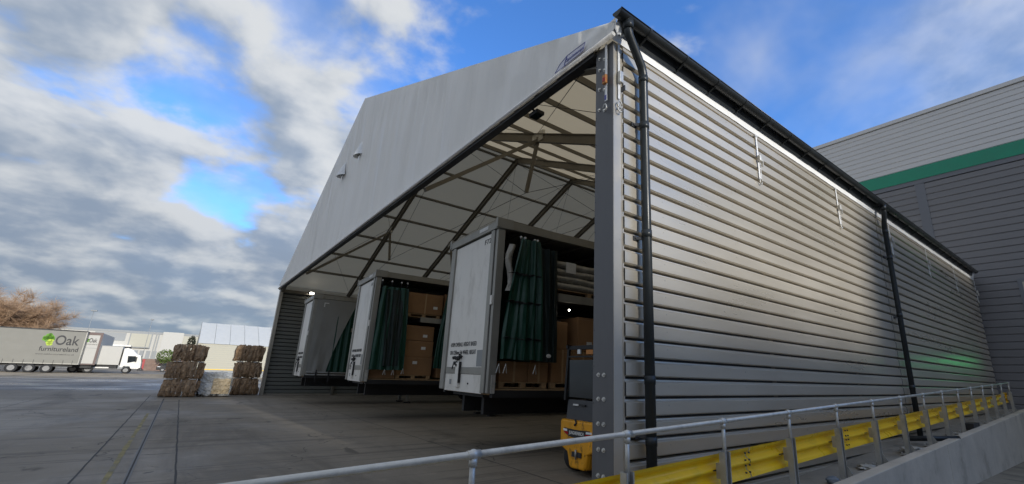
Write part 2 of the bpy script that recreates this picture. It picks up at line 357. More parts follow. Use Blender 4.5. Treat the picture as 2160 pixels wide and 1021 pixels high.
g = G(); g.box(-4.142, -4.120, 2, 25, -.02, .004); g.build('drain_slot', JOINT, ground)
for sx_ in (-4.153, -4.109):
    g = G(); g.box(sx_-.009, sx_+.009, 2, 25, -.01, .007); g.build('drain_edge', SLATW, ground)
def cross(x0, x1, y, w, seed, z=.0045):
    g = G(); n = max(4, int((x1-x0)/.15)); a = []; b = []
    for i in range(n+1):
        x = x0+(x1-x0)*i/n; d = .015*fbm(x*2, seed, 0); a.append((x, y+d-w/2, z)); b.append((x, y+d+w/2, z))
    g.add(a+b, [(i, i+1, n+2+i, n+1+i) for i in range(n)]); g.build('slab_joint', JOINT, ground, fix=False)
cross(-4.70, -4.19, 8.2, .022, 1); cross(-4.08, -3.6, 9.98, .022, 2); cross(-4.08, -3.6, 7.97, .022, 3)
cross(-30, -4.75, 8.6, .012, 4); cross(-30, -4.75, 13.9, .014, 5); cross(-30, -4.75, 20.5, .018, 6); cross(-3.56, 22, 6.1, .012, 8); cross(-3.56, 22, 18, .014, 9)
ragged(1.15, .6, 28, .022, .006, 'slab_joint', JOINT, seed=21); ragged(11.5, .6, 28, .022, .006, 'slab_joint', JOINT, seed=22)

# ------------------------------------------------------------------ loading canopy
W, LN, BAY, EAVE, APEX = 28.48, 22.5, 3.72, 6.2, 12.42
MID = W/2
SL = (APEX-6.45)/(MID+.1)
roofz = lambda y: 6.45 + SL*(min(y, W-y)+.1)
can = thing('loading_canopy', 'large pitched fabric roofed loading canopy with grey ribbed metal side wall', 'canopy')
# right wall: one object per cladding course
P_ = .2249
prof = [(.05, -.004), (-.002, -.010), (-.006, -.026), (-.036, -.046), (-.036, -.186), (-.012, -.2005), (.05, -.2025)]
gA = G().profx(prof, .17, 10.22); meA = gA.mesh('cladding_course', CLAD)
gB = G().profx(prof, 10.26, LN); meB = gB.mesh('cladding_course', CLAD)
for i in range(28):
    z = 6.109 + .020 - i*P_ + .0
    for me in (meA, meB): link('cladding_course', me, can, 0, (0, 0, z))
G().box(.17, LN, -.03, .02, 6.128, 6.30).build('head_flashing', CLAD, can)
g = G().box(.17, LN, .055, .075, -.3, 6.13); g.build('wall_backing', DKST, can)
g = G()
for i in range(28):
    for j in range(12):
        xx = .95+j*1.86+.02*fbm(i*.7, j, 2); g.tube([(xx, -.034, 6.045-i*P_), (xx, -.040, 6.045-i*P_)], .008, 6)
scr = g.build('cladding_screws', GALVD, can, fix=False); scr['kind'] = 'stuff'
# left wall, seen from the inside
profL = [(.05, -.004), (.0, -.010), (-.03, -.024), (-.03, -.188), (.0, -.200), (.05, -.203)]
LINER = mat('liner_sheet', (.20, .205, .185), .5, .1, var=.10, scale=1)
meL = G().profx([(y, z) for y, z in profL], .2, LN).mesh('cladding_course', LINER)
for i in range(28): link('cladding_course', meL, can, 0, (0, W-.01, 6.13-i*P_))
g = G().box(.17, LN, W+.042, W+.06, -.1, 6.13); g.build('wall_backing', DKST, can)
G().box(.17, LN, W+.061, W+.08, -.1, 6.13).build('outer_sheet', CLAD, can)
g = G().box(.05, LN, W-.05, W+.05, -.02, .06); g.build('base_rail', TRIMC, can)
# corner posts
post = G().box(0, .165, 0.0, .342, -.1, 6.22).build('corner_post', STEELD, can, .006)
g = G().box(.004, .172, -.006, -.0015, -.1, 6.2); g.build('post_trim', TRIMC, post, 0)
g = G().box(.155, .18, -.012, .0, -.1, 6.15); g.build('post_trim', TRIMC, post, 0)
g = G()
def bolt_mesh():
    g = G(); g.tube([(0, 0, 0), (-.006, 0, 0)], .026, 10); g.tube([(-.006, 0, 0), (-.024, 0, 0)], .015, 6); return g.mesh('bolt', GALV)
bm_ = bolt_mesh()
for y, z in [(.24, 1.66), (.15, 1.66), (.24, 1.39), (.15, 1.39), (.24, 1.12), (.15, 1.12), (.235, .85), (.15, .85), (.235, .58), (.15, .58), (.26, 6.06), (.26, 5.87), (.26, 5.55), (.26, 5.22), (.16, 6.0), (.16, 5.82), (.16, 5.5), (.16, 5.17)]:
    link('bolt', bm_, post, 0, (0, y, z))
g = G()
for i in range(14): g.ball((-.002, .325-.0*(i), .5+i*.42), .006, 6)
g.build('rivet', DKST, post)
g = G()
for i in range(15): g.ball((.162, -.0075, .5+i*.40), .006, 6)
g.build('rivet', DKST, post)
lp = G().box(0, .17, W-.30, W+.03, -.02, 6.22).build('corner_post', TRIMC, can, .006)
# frames
def xk(k): return .14 + k*BAY
for k in range(7):
    x = xk(k); yo = .30
    e1 = (x, .22, 6.1); ap = (x, MID, APEX-.22); e2 = (x, W-.22, 6.1)
    def ibeam(a, b, hh=.27, ww=.15):
        g = G(); d = (Vector(b)-Vector(a)).normalized(); n_ = Vector((0, -d.z, d.y)) if True else None
        g.beam(a, b, .03, hh, (0, 0, 1)); a = Vector(a); b = Vector(b); u = Vector((1, 0, 0)).cross(d).normalized()
        for s_ in (-1, 1): g.beam(a+u*(hh/2*s_), b+u*(hh/2*s_), ww, .025, u)
        return g
    ibeam(e1, ap).build('rafter', ALU, can); ibeam(e2, ap).build('rafter', ALU, can)
    if k: 
        g = G().box(x-.07, x+.07, .05, .30, 0, 6.15); g.build('wall_column', ALU, can)
        g = G().box(x-.06, x+.06, W-.22, W-.02, 0, 6.15); g.build('wall_column', ALU, can)
        for s_ in (0, 1):
            q = lambda y: y if not s_ else W-y
            j = Vector((x, q(7.2), roofz(7.2)-.33)); b = Vector((x, q(7.75), 7.36))
            G().beam(j, b, .10, .10, (1, 0, 0)).build('hanging_strut', ALU, can)
            G().tube([b, (x, q(.5), 6.1)], .009, 5).build('tie_cable', DKST, can)
            G().tube([b, (x, MID, APEX-.4)], .009, 5).build('tie_cable', DKST, can)
            g = G().box(x-.045, x+.045, min(q(6.9), q(7.5)), max(q(6.9), q(7.5)), 0, .34)
            pl = g.build('joint_plate', GALV, can); pl.location.z = roofz(7.2)-.5
        g = G().tube([(x, 7.75, 7.36), (x, W-7.75, 7.36)], .009, 5).build('tie_cable', DKST, can)
for s_ in (0, 1):
    q = lambda y: y if not s_ else W-y
    G().beam((xk(1), q(7.25), roofz(7.2)-.42), (.16, q(6.9), 6.12), .11, .11).build('gable_brace', ALU, can)
# purlins, one piece per bay
for s_ in (0, 1):
    for j in range(1, 8):
        y = j*MID/7.15; z = roofz(y)-.10
        for k in range(6):
            a = (xk(k), y if not s_ else W-y, z); b = (xk(k+1), a[1], z)
            G().beam(a, b, .075, .12, (0, -SL if not s_ else SL, 1)).build('purlin', ALU, can)
for k in range(6): G().beam((xk(k), MID, APEX-.12), (xk(k+1), MID, APEX-.12), .09, .12).build('purlin', ALU, can)
# wind bracing cables under the roof, first, third and fourth bay
for s_ in (0, 1):
    q = lambda y: y if not s_ else W-y
    for k in (0, 2, 3):
        for y0 in (.4, 7.2):
            y1 = y0+6.9
            for a, b in ((y0, y1), (y1, y0)):
                G().tube([(xk(k), q(a), roofz(a)-.22), (xk(k+1), q(b), roofz(b)-.22)], .008, 5).build('bracing_cable', DKST, can)
# eave beams and gable tie beam
for y in (.2, W-.2): G().box(.2, LN, y-.06, y+.06, 5.98, 6.16).build('eave_beam', ALU, can)
G().box(-.05, .10, .345, W-.3, 6.14, 6.205).build('gable_beam', DKST, can)
# roof fabric: a panel per bay and slope, hanging slightly between the frames
for s_ in (0, 1):
    for k in range(6):
        x0 = -.06 if k == 0 else xk(k); x1 = LN-.02 if k == 5 else xk(k+1)
        def fn(u, v, s_=s_, x0=x0, x1=x1):
            y = -.1 + v*(MID+.1); sag = .035*math.sin(math.pi*u)*math.sin(math.pi*v)**.5 + .012*fbm((x0+u*3)*1.1, y*.9, s_*5)
            return (x0+(x1-x0)*u, y if not s_ else W-y, 6.45+SL*(y+.1)-sag*(1 if 0 < u < 1 else 0))
        G().grid(fn, 10, 26).build('roof_panel', ROOF, can, fix=False)
# skirt strip under the gutter
def sk_(u, v):
    x = -.06+u*(LN+.05); return (x, -.10+.055*v+.012*math.sin(v*3.1)+.006*fbm(x*2.3, v*2, 3), 6.45-.265*v-.012*fbm(x*1.6, 4, 0)*v)
G().grid(sk_, 160, 4).build('fabric_skirt', WHITEF, can, fix=False)
def sk2(u, v):
    x = -.06+u*(LN+.05); return (x, W+.10-.055*v, 6.45-.33*v)
G().grid(sk2, 20, 3).build('fabric_skirt', WHITEF, can, fix=False)
# gable sheet with hanging wrinkles
def gb(u, v):
    y = -.12 + u*(W+.24); top = 6.45+SL*(min(y, W-y)+.1); bot = 6.215
    if y < .9: bot = 6.215 + .10*max(0, (.35-y)/.45)**1.5 if y < .35 else 6.215
    z = bot+(max(top, bot+.2)-bot)*v
    wr = .12*fbm(y*1.1, z*.14, 1.0, 2)*(1-abs(v-.55)) + .15*fbm(y*3.3, z*.16, 7.0, 2)*max(.1, min(1, v*1.4-.2))*max(0, .35+fbm(y*.35, z*.2, 3.0, 2))
    seam = -.022*max(0, 1-abs((y % 2.05)-1.0)/.09)
    roll = .05*max(0, 1-v*14)
    wr *= 1-v**5; seam *= 1-v**5
    return (-.062 + wr + seam - roll*.3, y, z)
gable = G().grid(gb, 460, 30).build('gable_sheet', GABLE, can, fix=False)
# folded corner of the sheet round the eave
def gc(u, v):
    a = u*1.9; r = .10
    return (-.062+r*(1-math.cos(a))*1.1+.02*math.sin(v*9+u*3), -.12-r*.0+ .035*math.sin(a)*-1 - .015*math.sin(u*14)*v, 6.50-.02*u-(.34-.10*u)*v+.03*math.sin(u*6)*v)
G().grid(gc, 10, 8).build('sheet_fold', WHITEF, gable, fix=False)
G().tube([(-.085, -.1, 6.225), (-.085, W+.1, 6.215)], .035, 8).build('hem_tube', GABLE, gable)
# vents
def vent(y, z):
    def f(u, v):
        a = math.pi*(u); w = .30*(.35+.65*v); d = .24*v**.8
        return (-.075 - d*math.sin(a)*1.0, y + w*math.cos(a), z+.62*(1-v) - .04*math.sin(a)*v)
    o = G().grid(f, 14, 8).build('vent_hood', WHITEF, gable, fix=False)
    g = G(); g.add([(-.10, y+.26*math.cos(math.pi*i/12), z+.02+.20*math.sin(math.pi*i/12)) for i in range(13)], [tuple(range(13))]); g.build('vent_opening', FARG, o, fix=False)
vent(13.38, 9.45); vent(15.83, 9.43)
# maker's sign on the sheet
g = G(); sg = [(1.16, 6.26), (.50, 6.28), (.445, 6.41), (.87, 6.42), (1.05, 6.36)]
g.add([(-.125, y, z) for y, z in sg], [tuple(range(5))]); sgn = g.build('sign_panel', BLUEL, gable, fix=False)
for a, b in zip(sg, sg[1:]+sg[:1]): G().beam((-.128, *a), (-.128, *b), .006, .006).build('sign_border', BLUEP, sgn)
text('sign_lettering', 'Spaciotempo', .07, BLUEP, sgn, (-.130, .88, 6.315), (0, -1, 0), (0, 0, 1), width=.40)
G().beam((-.128, .93, 6.28), (-.128, .87, 6.41), .012, .012).build('sign_slash', BLUEP, sgn)
# gutter
gy, gz, gr = -.235, 6.47, .085
pg = [(gy+gr*math.cos(math.pi+math.pi*i/10), gz+gr*math.sin(math.pi+math.pi*i/10)) for i in range(11)] + [(gy+(gr-.012)*math.cos(-math.pi*i/10), gz+(gr-.012)*math.sin(-math.pi*i/10)) for i in range(11)]
gut = G().profx(pg, -.16, LN-.5, True, False, True).build('gutter', GUT, can)
G().tube([(-.16, gy-gr, gz), (LN-.5, gy-gr, gz)], .011, 6).build('gutter_bead', GUT, gut)
ge = G(); ge.add([(-.162, y, z) for y, z in pg[:11]], [tuple(range(11))]); ge.build('end_cap', GUT, gut, fix=False)
gb_ = G(); pb = [(gy+(gr+.010)*math.cos(math.pi+math.pi*i/10), gz+(gr+.010)*math.sin(math.pi+math.pi*i/10)) for i in range(11)]
gb_.profx(pb, -.02, .02); gb_.beam((0, gy, gz-gr), (0, -.03, gz-.17), .03, .02); meBr = gb_.mesh('gutter_bracket', GUT)
for i in range(25): link('gutter_bracket', meBr, gut, 0, (.46+i*.87, 0, 0))
G().add([(-.05, -.085, 6.30), (LN-.5, -.085, 6.30), (LN-.5, -.155, 6.46), (-.05, -.155, 6.46)], [(0, 1, 2, 3)]).build('soffit_strip', GUT, gut, fix=False)
# downpipes
def downpipe(x0, xp, r):
    pts = [(x0, gy, gz-.05), (x0, gy, gz-.20), (x0+.03, gy+.005, gz-.27), (xp-.05, -.155, gz-.56), (xp, -.14, gz-.66), (xp, -.14, 4.0), (xp, -.14, .12)]
    d = G().tube(pts, r, 16).build('downpipe', GUTG, can)
    G().tube([(x0, gy, gz-.04), (x0, gy, gz-.19)], r*1.28, 16).build('outlet', GUTG, d)
    for z in (5.72, 4.98, 3.42, 1.62, .95): 
        G().tube([(xp, -.14, z-.05), (xp, -.14, z+.05)], r*1.10, 16).build('socket', GUTG, d)
    for z in (5.0, 3.36, 1.0):
        cl = G().beam((xp-.10, -.05, z), (xp-.03, -.12, z), .03, .04); cl.box(xp-.15, xp-.06, -.05, -.03, z-.03, z+.03); cl.ball((xp-.12, -.055, z), .016, 8); cl.build('pipe_clip', DKST, d)
downpipe(.06, .47, .062); downpipe(10.35, 10.55, .062)
# ratchet straps that hold the roof sheet down
def strap(x, kind):
    if kind == 'wall':
        s = G().box(x-.022, x+.022, -.062, -.056, 5.25, 6.16).build('tension_strap', WHITEF, can)
        G().box(x-.05, x+.05, -.07, -.05, 6.13, 6.16).build('strap_hanger', GALV, s)
        G().box(x-.04, x+.045, -.12, -.065, 5.60, 5.72).build('ratchet_buckle', GALV, s, .008)
        G().box(x+.03, x+.05, -.13, -.09, 5.50, 5.62).build('ratchet_handle', GALV, s)
        G().tube([(x+.0+.04*math.cos(t*.6), -.075, 5.20+.055*math.sin(t*.6)) for t in range(0, 11)], .011, 6).build('strap_hook', GALV, s)
        G().box(x+.030, x+.044, -.075, -.070, 5.24, 5.55).build('strap_tail', WHITEF, s)
    else:
        s = G().box(-.034, -.028, .085, .125, 5.28, 6.21).build('tension_strap', WHITEF, can)
        b = G().box(-.075, -.034, .07, .14, 5.54, 5.68).build('ratchet_buckle', ORAT, s, .008); G().box(-.08, -.074, .085, .125, 5.57, 5.63).build('ratchet_spool', LAMPR, b)
        G().tube([(-.05, .105+.03*math.cos(t*.6), 5.17+.05*math.sin(t*.6)) for t in range(0, 10)], .010, 6).build('strap_hook', GALV, s)
        G().box(-.04, -.036, .09, .125, 5.30, 5.37).build('strap_patch', BLUEP, s)
        s = G().box(.07, .11, -.030, -.024, 5.30, 6.2).build('tension_strap', WHITEF, can)
        G().box(.06, .13, -.08, -.03, 5.54, 5.72).build('ratchet_buckle', GALV, s, .008)
        G().tube([(.085+.04*math.cos(t*.6), -.045, 5.20+.05*math.sin(t*.6)) for t in range(0, 11)], .011, 6).build('strap_hook', GALV, s)
        G().tube([(.085+.035*math.cos(t*.6), -.05, 5.12+.04*math.sin(t*.6)) for t in range(0, 11)], .010, 6).build('strap_hook', GALV, s)
        G().box(.125, .14, -.10, -.03, 5.42, 5.50).build('ratchet_handle', DKST, s)
strap(0, 'post')
for k in range(1, 7): strap(min(.09+3.722*k, LN-.1), 'wall')
# flood lamps
fl = thing('flood_light', 'lit white flood lamp fixed under the far eave of the canopy', 'lamp', (1.7, W-.32, 6.05))
G().box(-.12, .12, -.10, .10, .0, .10).build('housing', DKST, fl, .01); G().box(-.11, .11, -.115, -.101, -.02, .09).build('lens', BULB, fl); G().box(-.02, .02, .1, .2, .02, .06).build('bracket', DKST, fl)
fl2 = thing('flood_light', 'unlit black flood lamp hanging from the gable beam near the sunlit wall', 'lamp', (.14, 2.05, 6.16))
G().box(-.05, .12, -.12, .12, -.13, -.06).build('housing', BLK, fl2, .01); G().box(-.04, .11, -.11, .11, -.136, -.131).build('lens', GLASS, fl2); G().tube([(.0, 0, -.06), (-.1, 0, .0)], .02, 8).build('bracket', BLK, fl2)

# ------------------------------------------------------------------ tall warehouse at the end
bw = thing('warehouse', 'tall slate grey ribbed metal warehouse with a green band behind the canopy', 'building', (22.8, 0, 0))
def hboard(y0, y1, pitch, name, mt, dy=.03):
    prof = [(0, 0), (-dy, -.03), (-dy, -pitch+.045), (0, -pitch+.015), (0, -pitch)]
    g = G(); n = len(prof); vs = [(x, y0, z) for x, z in prof]+[(x, y1, z) for x, z in prof]
    g.add(vs, [(i, i+1, n+i+1, n+i) for i in range(n-1)]); return g.mesh(name, mt)
me1 = hboard(-15.4, 1.02, .31, 'cladding_course', BIGC); me2 = hboard(1.40, 40, .31, 'cladding_course', BIGC)
for i in range(37):
    z = 11.26-i*.31
    if z < -.9: break
    for me in (me1, me2): link('cladding_course', me, bw, 0, (0, 0, z))
me3 = hboard(-15.4, 40, .27, 'cladding_course', BIGL)
for i in range(10): link('cladding_course', me3, bw, 0, (0, 0, 14.86-i*.27))
G().box(-.05, .02, 1.02, 1.40, -.3, 11.27).build('flashing_strip', mat('slate_trim', (.15, .158, .18), .4, .1, var=.05), bw)
G().box(-.06, .02, -15.4, 40, 11.28, 11.5).build('drip_trim', MATS['slate_trim'], bw)
G().box(-.09, .02, -15.4, 40, 11.50, 12.14).build('green_band', GREEN, bw)
G().box(-.10, .35, -15.4, 40, 14.87, 15.06).build('parapet_cap', BIGL, bw)
G().box(.03, 30, -15.5, 40, -.6, 14.86).build('wall_body', BIGC, bw)
wn = G().box(-.06, .02, -4.2, -1.36, 3.2, 6.12).build('window', MATS['slate_trim'], bw); G().box(-.05, -.062, -4.05, -1.50, 3.35, 5.97).build('pane', CREAM, wn)
# invented stepped blocks behind the camera, sized to shade the yard and canopy wall
WY = 46.0
blocker = thing('shade_blocks', 'unseen pale grey stepped blocks added across the lane to shade the canopy wall', 'building', (0, -WY, 0))
t_ = math.tan(rad(SUN_EL))/math.cos(rad(SUN_AZ)); ax = math.tan(rad(SUN_AZ))
G().box(-.04+WY*ax, 9.3+WY*ax, -20, 0, 0, 2.62+WY*t_).build('low_block', BIGL, blocker)
G().box(9.305+WY*ax, 60, -20, 0, 0, 6.3+WY*t_).build('middle_block', BIGL, blocker)
G().box(-110, -.045+WY*ax, -30, 0, 0, 27.5).build('high_block', BIGL, blocker)

# ------------------------------------------------------------------ lane upstand, apron and crash barrier
topz = lambda x: .34+.0352*(x-3.54)
aprz = lambda x: .235+.0350*(x-4.3)
up_ = thing('concrete_upstand', 'pale grey cast concrete upstand carrying the yellow barrier', 'wall', (0, 0, 0))
xs = [-4.6, 1.9, 8.62, 15.3, 22.75]
for a, b in zip(xs, xs[1:]):
    a += .006; b -= .006
    g = G(); g.add([(a, -1.05, -.8), (b, -1.05, -.8), (b, -.86, -.8), (a, -.86, -.8), (a, -1.05, topz(a)), (b, -1.05, topz(b)), (b, -.86, topz(b)), (a, -.86, topz(a))],
                   [(0, 3, 2, 1), (4, 5, 6, 7), (0, 1, 5, 4), (1, 2, 6, 5), (2, 3, 7, 6), (3, 0, 4, 7)])
    g.build('concrete_block', CONC, up_, .012)
g = G()
def ap_(u, v):
    x = -3.6+u*26.3; y = -.87+v*.86; return (x, y, aprz(x)+.010*fbm(x*1.2, y*4, 3)-.03*v)
G().grid(ap_, 120, 8).build('apron', APR, up_, fix=False)

br = thing('crash_barrier', 'yellow corrugated crash barrier with galvanised posts and tubular handrail', 'barrier', (0, 0, 0))
XP, YP, SP = -2.1018, -.6695, 1.6
rz = lambda x: 1.0805+.0348*(x-XP)
def pp():
    g = G(); g.box(-.050, .050, .030, .038, .0, .74)
    for s_ in (-1, 1): g.box(s_*.050-.004, s_*.050+.004, -.035, .040, .0, .74); g.box(s_*.041-.008, s_*.041+.008, -.039, -.033, .0, .74)
    return g.mesh('post', GALVD)
meP = pp()
g = G().box(-.12, .12, -.12, .11, -.004, .018)
for a in (-.09, .09):
    for b in (-.09, .09): g.tube([(a, b, .018), (a, b, .045)], .014, 6)
meBP = g.mesh('base_plate', GALVD)
g = G(); v_ = [(.044, -.04, .01), (.044, -.16, .01), (.044, -.04, .2), (.053, -.04, .01), (.053, -.16, .01), (.053, -.04, .2)]
g.add(v_, [(0, 1, 2), (3, 5, 4), (0, 3, 4, 1), (1, 4, 5, 2), (2, 5, 3, 0)]); meGu = g.mesh('gusset', GALVD)
for k in range(-1, 15):
    x = XP+k*SP; zb = rz(x)-1.062; 
    o = link('post', meP, br, 0, (x, YP, zb)); link('base_plate', meBP, o); link('gusset', meGu, o)
    u_ = G().tube([(0, 0, .66), (0, 0, 1.05)], .0215, 10); u_.build('upright', GALV, o)
    u_ = G().ball((0, 0, 1.062), .039, 12); u_.tube([(0, 0, .985), (0, 0, 1.04)], .030, 12); u_.tube([(-.05, 0, 1.062-.05*.0348), (.05, 0, 1.062+.05*.0348)], .031, 12); u_.build('rail_clamp', GALV, o)
    u_ = G(); u_.tube([(-.015, .012, .50), (-.015, .034, .50)], .013, 6); u_.build('bolt', GALV, o)
    u_ = G().box(-.028, .028, .038, .104, .45, .61); u_.build('spacer', GALVD, o)
G().tube([(XP-SP*1.6, YP, rz(XP-SP*1.6)), (XP+14*SP, YP, rz(XP+14*SP))], .0242, 14).build('handrail', GALV, br)
# w-beam lengths
wp = [(.0, .155), (.020, .148), (.020, .135), (.0, .125), (.05, .075), (.055, .06), (.05, .045), (.0, -.0), (.0, -.0)]
def wbeam(x0, x1):
    pts = [(.004, .170), (.010, .160), (.012, .142), (.030, .118), (.062, .098), (.070, .085), (.070, .062), (.060, .048), (.020, .022), (.008, .008)]
    full = pts + [(y, -z) for y, z in reversed(pts)]
    g = G(); n = len(full); vs = []
    for x in (x0, x1):
        for y, z in full: vs.append((x, YP+.10+ .070-y if False else YP+.105+y, rz(x)-.53+z))
    g.add(vs, [(i, i+1, n+i+1, n+i) for i in range(n-1)], True); return g
meSB = G().tube([(0, .012, 0), (0, -.006, 0)], .011, 6).mesh('splice_bolt', DKST)
for a in (-1.3, 1.84, 4.97, 8.1, 11.3, 14.4, 17.55):
    b = min(a+3.12, 20.42); wb = wbeam(a, b).build('rail_beam', YEL, br, 0, fix=False)
    for dz in (-.11, -.03, .03, .11):
        for dx in (-.05, .04): link('splice_bolt', meSB, wb, 0, (b-.06+dx, YP+.105, rz(b)-.53+dz))
    for mxx in (a+.78, a+2.38):
        G().box(mxx-.06, mxx+.06, YP+.108, YP+.114, rz(mxx)-.535, rz(mxx)-.522).build('slot', INK, wb)
wbeam(-5.0, -1.31).build('rail_beam', YEL, br, 0, fix=False)
g = G(); xe = 20.42
def fe(u, v):
    a = math.pi*u; return (xe+.16*math.sin(a), YP+.105+.10*(1-math.cos(a))/2*1.6, rz(xe)-.53+.17*(1-2*v))
g.grid(fe, 10, 4); g.build('end_piece', YEL, br, fix=False)

# debris on the apron and the stub pipe
def lump(name, label, loc, s, mt, seed, flat=1, n=14, amp=.35, cat='debris'):
    def f(u, v):
        a = 2*math.pi*u; b = math.pi*v; d = Vector((math.sin(b)*math.cos(a), math.sin(b)*math.sin(a), math.cos(b)))
        r = 1+amp*fbm(d.x*1.7+seed, d.y*1.7, d.z*1.7, 4); return (d.x*r*s[0], d.y*r*s[1], max(-.02, d.z*r*s[2]+s[2]*.6))
    o = G().grid(f, n, n//2+2).build(name, mt, None, 0, loc, fix=False); return tag(o, label, cat)
lump('rubble_stone', 'blue grey lump of rubble lying behind the barrier posts', (4.0, -.62, aprz(4.0)), (.11, .09, .055), STONE, 3, cat='stone')
lump('rubbish_sheet', 'pale crumpled plastic rag on the concrete beside the barrier post', (5.6, -.55, aprz(5.6)), (.22, .12, .03), FILM, 9, n=20, amp=.8, cat='litter')
lump('rubbish_sheet', 'brown and cream crumpled packaging heap on the concrete near the stub pipe', (8.0, -.60, aprz(8.0)), (.42, .16, .05), FILM, 14, n=24, amp=.9, cat='litter')
lump('rubbish_sheet', 'small grey scrap of film on the concrete beyond the stub pipe', (11.6, -.60, aprz(11.6)), (.3, .14, .03), FILM, 23, n=20, amp=.9, cat='litter')
sp_ = thing('drain_pipe', 'black plastic drain pipe sticking out over the concrete upstand', 'pipe', (9.3, -.45, aprz(9.3)))
G().tube([(-.25, .25, .10), (.55, -.55, .145)], .055, 14).build('pipe', GUT, sp_); G().tube([(.53, -.53, .144), (.56, -.56, .1458)], .060, 14).build('pipe_end', BLK, sp_)
bb = thing('black_box', 'low black rubber block on the upstand between far barrier posts', 'block', (12.6, -.82, topz(12.6)-.06))
G().box(-.35, .35, -.06, .16, 0, .16).build('block', BLK, bb, .01)
cloth = lump('white_scrap', 'small white scrap lying on the lane beside the upstand', (11.2, -1.9, ZR(11.2)), (.10, .06, .02), PAPER, 31, cat='litter')

# dock signal lamp on the end warehouse; its green light glows on the ribbed wall
ts = thing('signal_lamp', 'green dock signal lamp on the end warehouse wall', 'lamp', (22.70, -1.62, 2.55))
G().box(-.10, .02, -.15, .15, -.2, .45).build('housing', BLK, ts, .02); G().tube([(-.101, 0, .18), (-.115, 0, .18)], .045, 18).build('lens', GLAMP, ts); G().tube([(-.10, 0, .18), (-.24, 0, .18)], .125, 18, False).build('hood', BLK, ts)

# ------------------------------------------------------------------ curtain trailers in the canopy
def wheel(parent, x, y, r, w, rim=RIM):
    o = G().tube([(x, y, r), (x, y+.03, r), (x, y+w-.03, r), (x, y+w, r)], [r*.9, r, r, r*.9], 24).build('wheel', RUB, parent)
    G().tube([(x, y-.004, r), (x, y+.02, r)], r*.58, 18).build('rim', rim, o); G().tube([(x, y-.03, r), (x, y, r)], r*.2, 10).build('hub', rim, o)
    return o
def drape(x0t, x1t, x0b, x1b, z0, z1, folds, seed, mt, name, parent, y=-.05, dep=.10, nu=90):
    def f(u, v):
        a = x0b+(x1b-x0b)*u; t = x0t+(x1t-x0t)*u; v2 = v**1.6
        x = a*(1-v2)+t*v2 + .02*math.sin(u*folds*6.283*1.3+seed)
        ph = u*folds*6.283+3.2*fbm(u*2.2, seed, v*.35)+1.6*fbm(u*5, 2+v*.8, seed)
        yy = y - dep*(.5+.5*math.sin(ph))*(.35+1.1*abs(fbm(u*3.3, seed+3, v*.6))) - .03*fbm(u*9, v*2.2, seed+1)
        return (x, yy + .02*fbm(u*6, v*3, seed), z0+(z1-z0)*v + .02*fbm(u*3, seed, 4)*(1-v))
    return G().grid(f, nu, 22).build(name, mt, parent, fix=False)
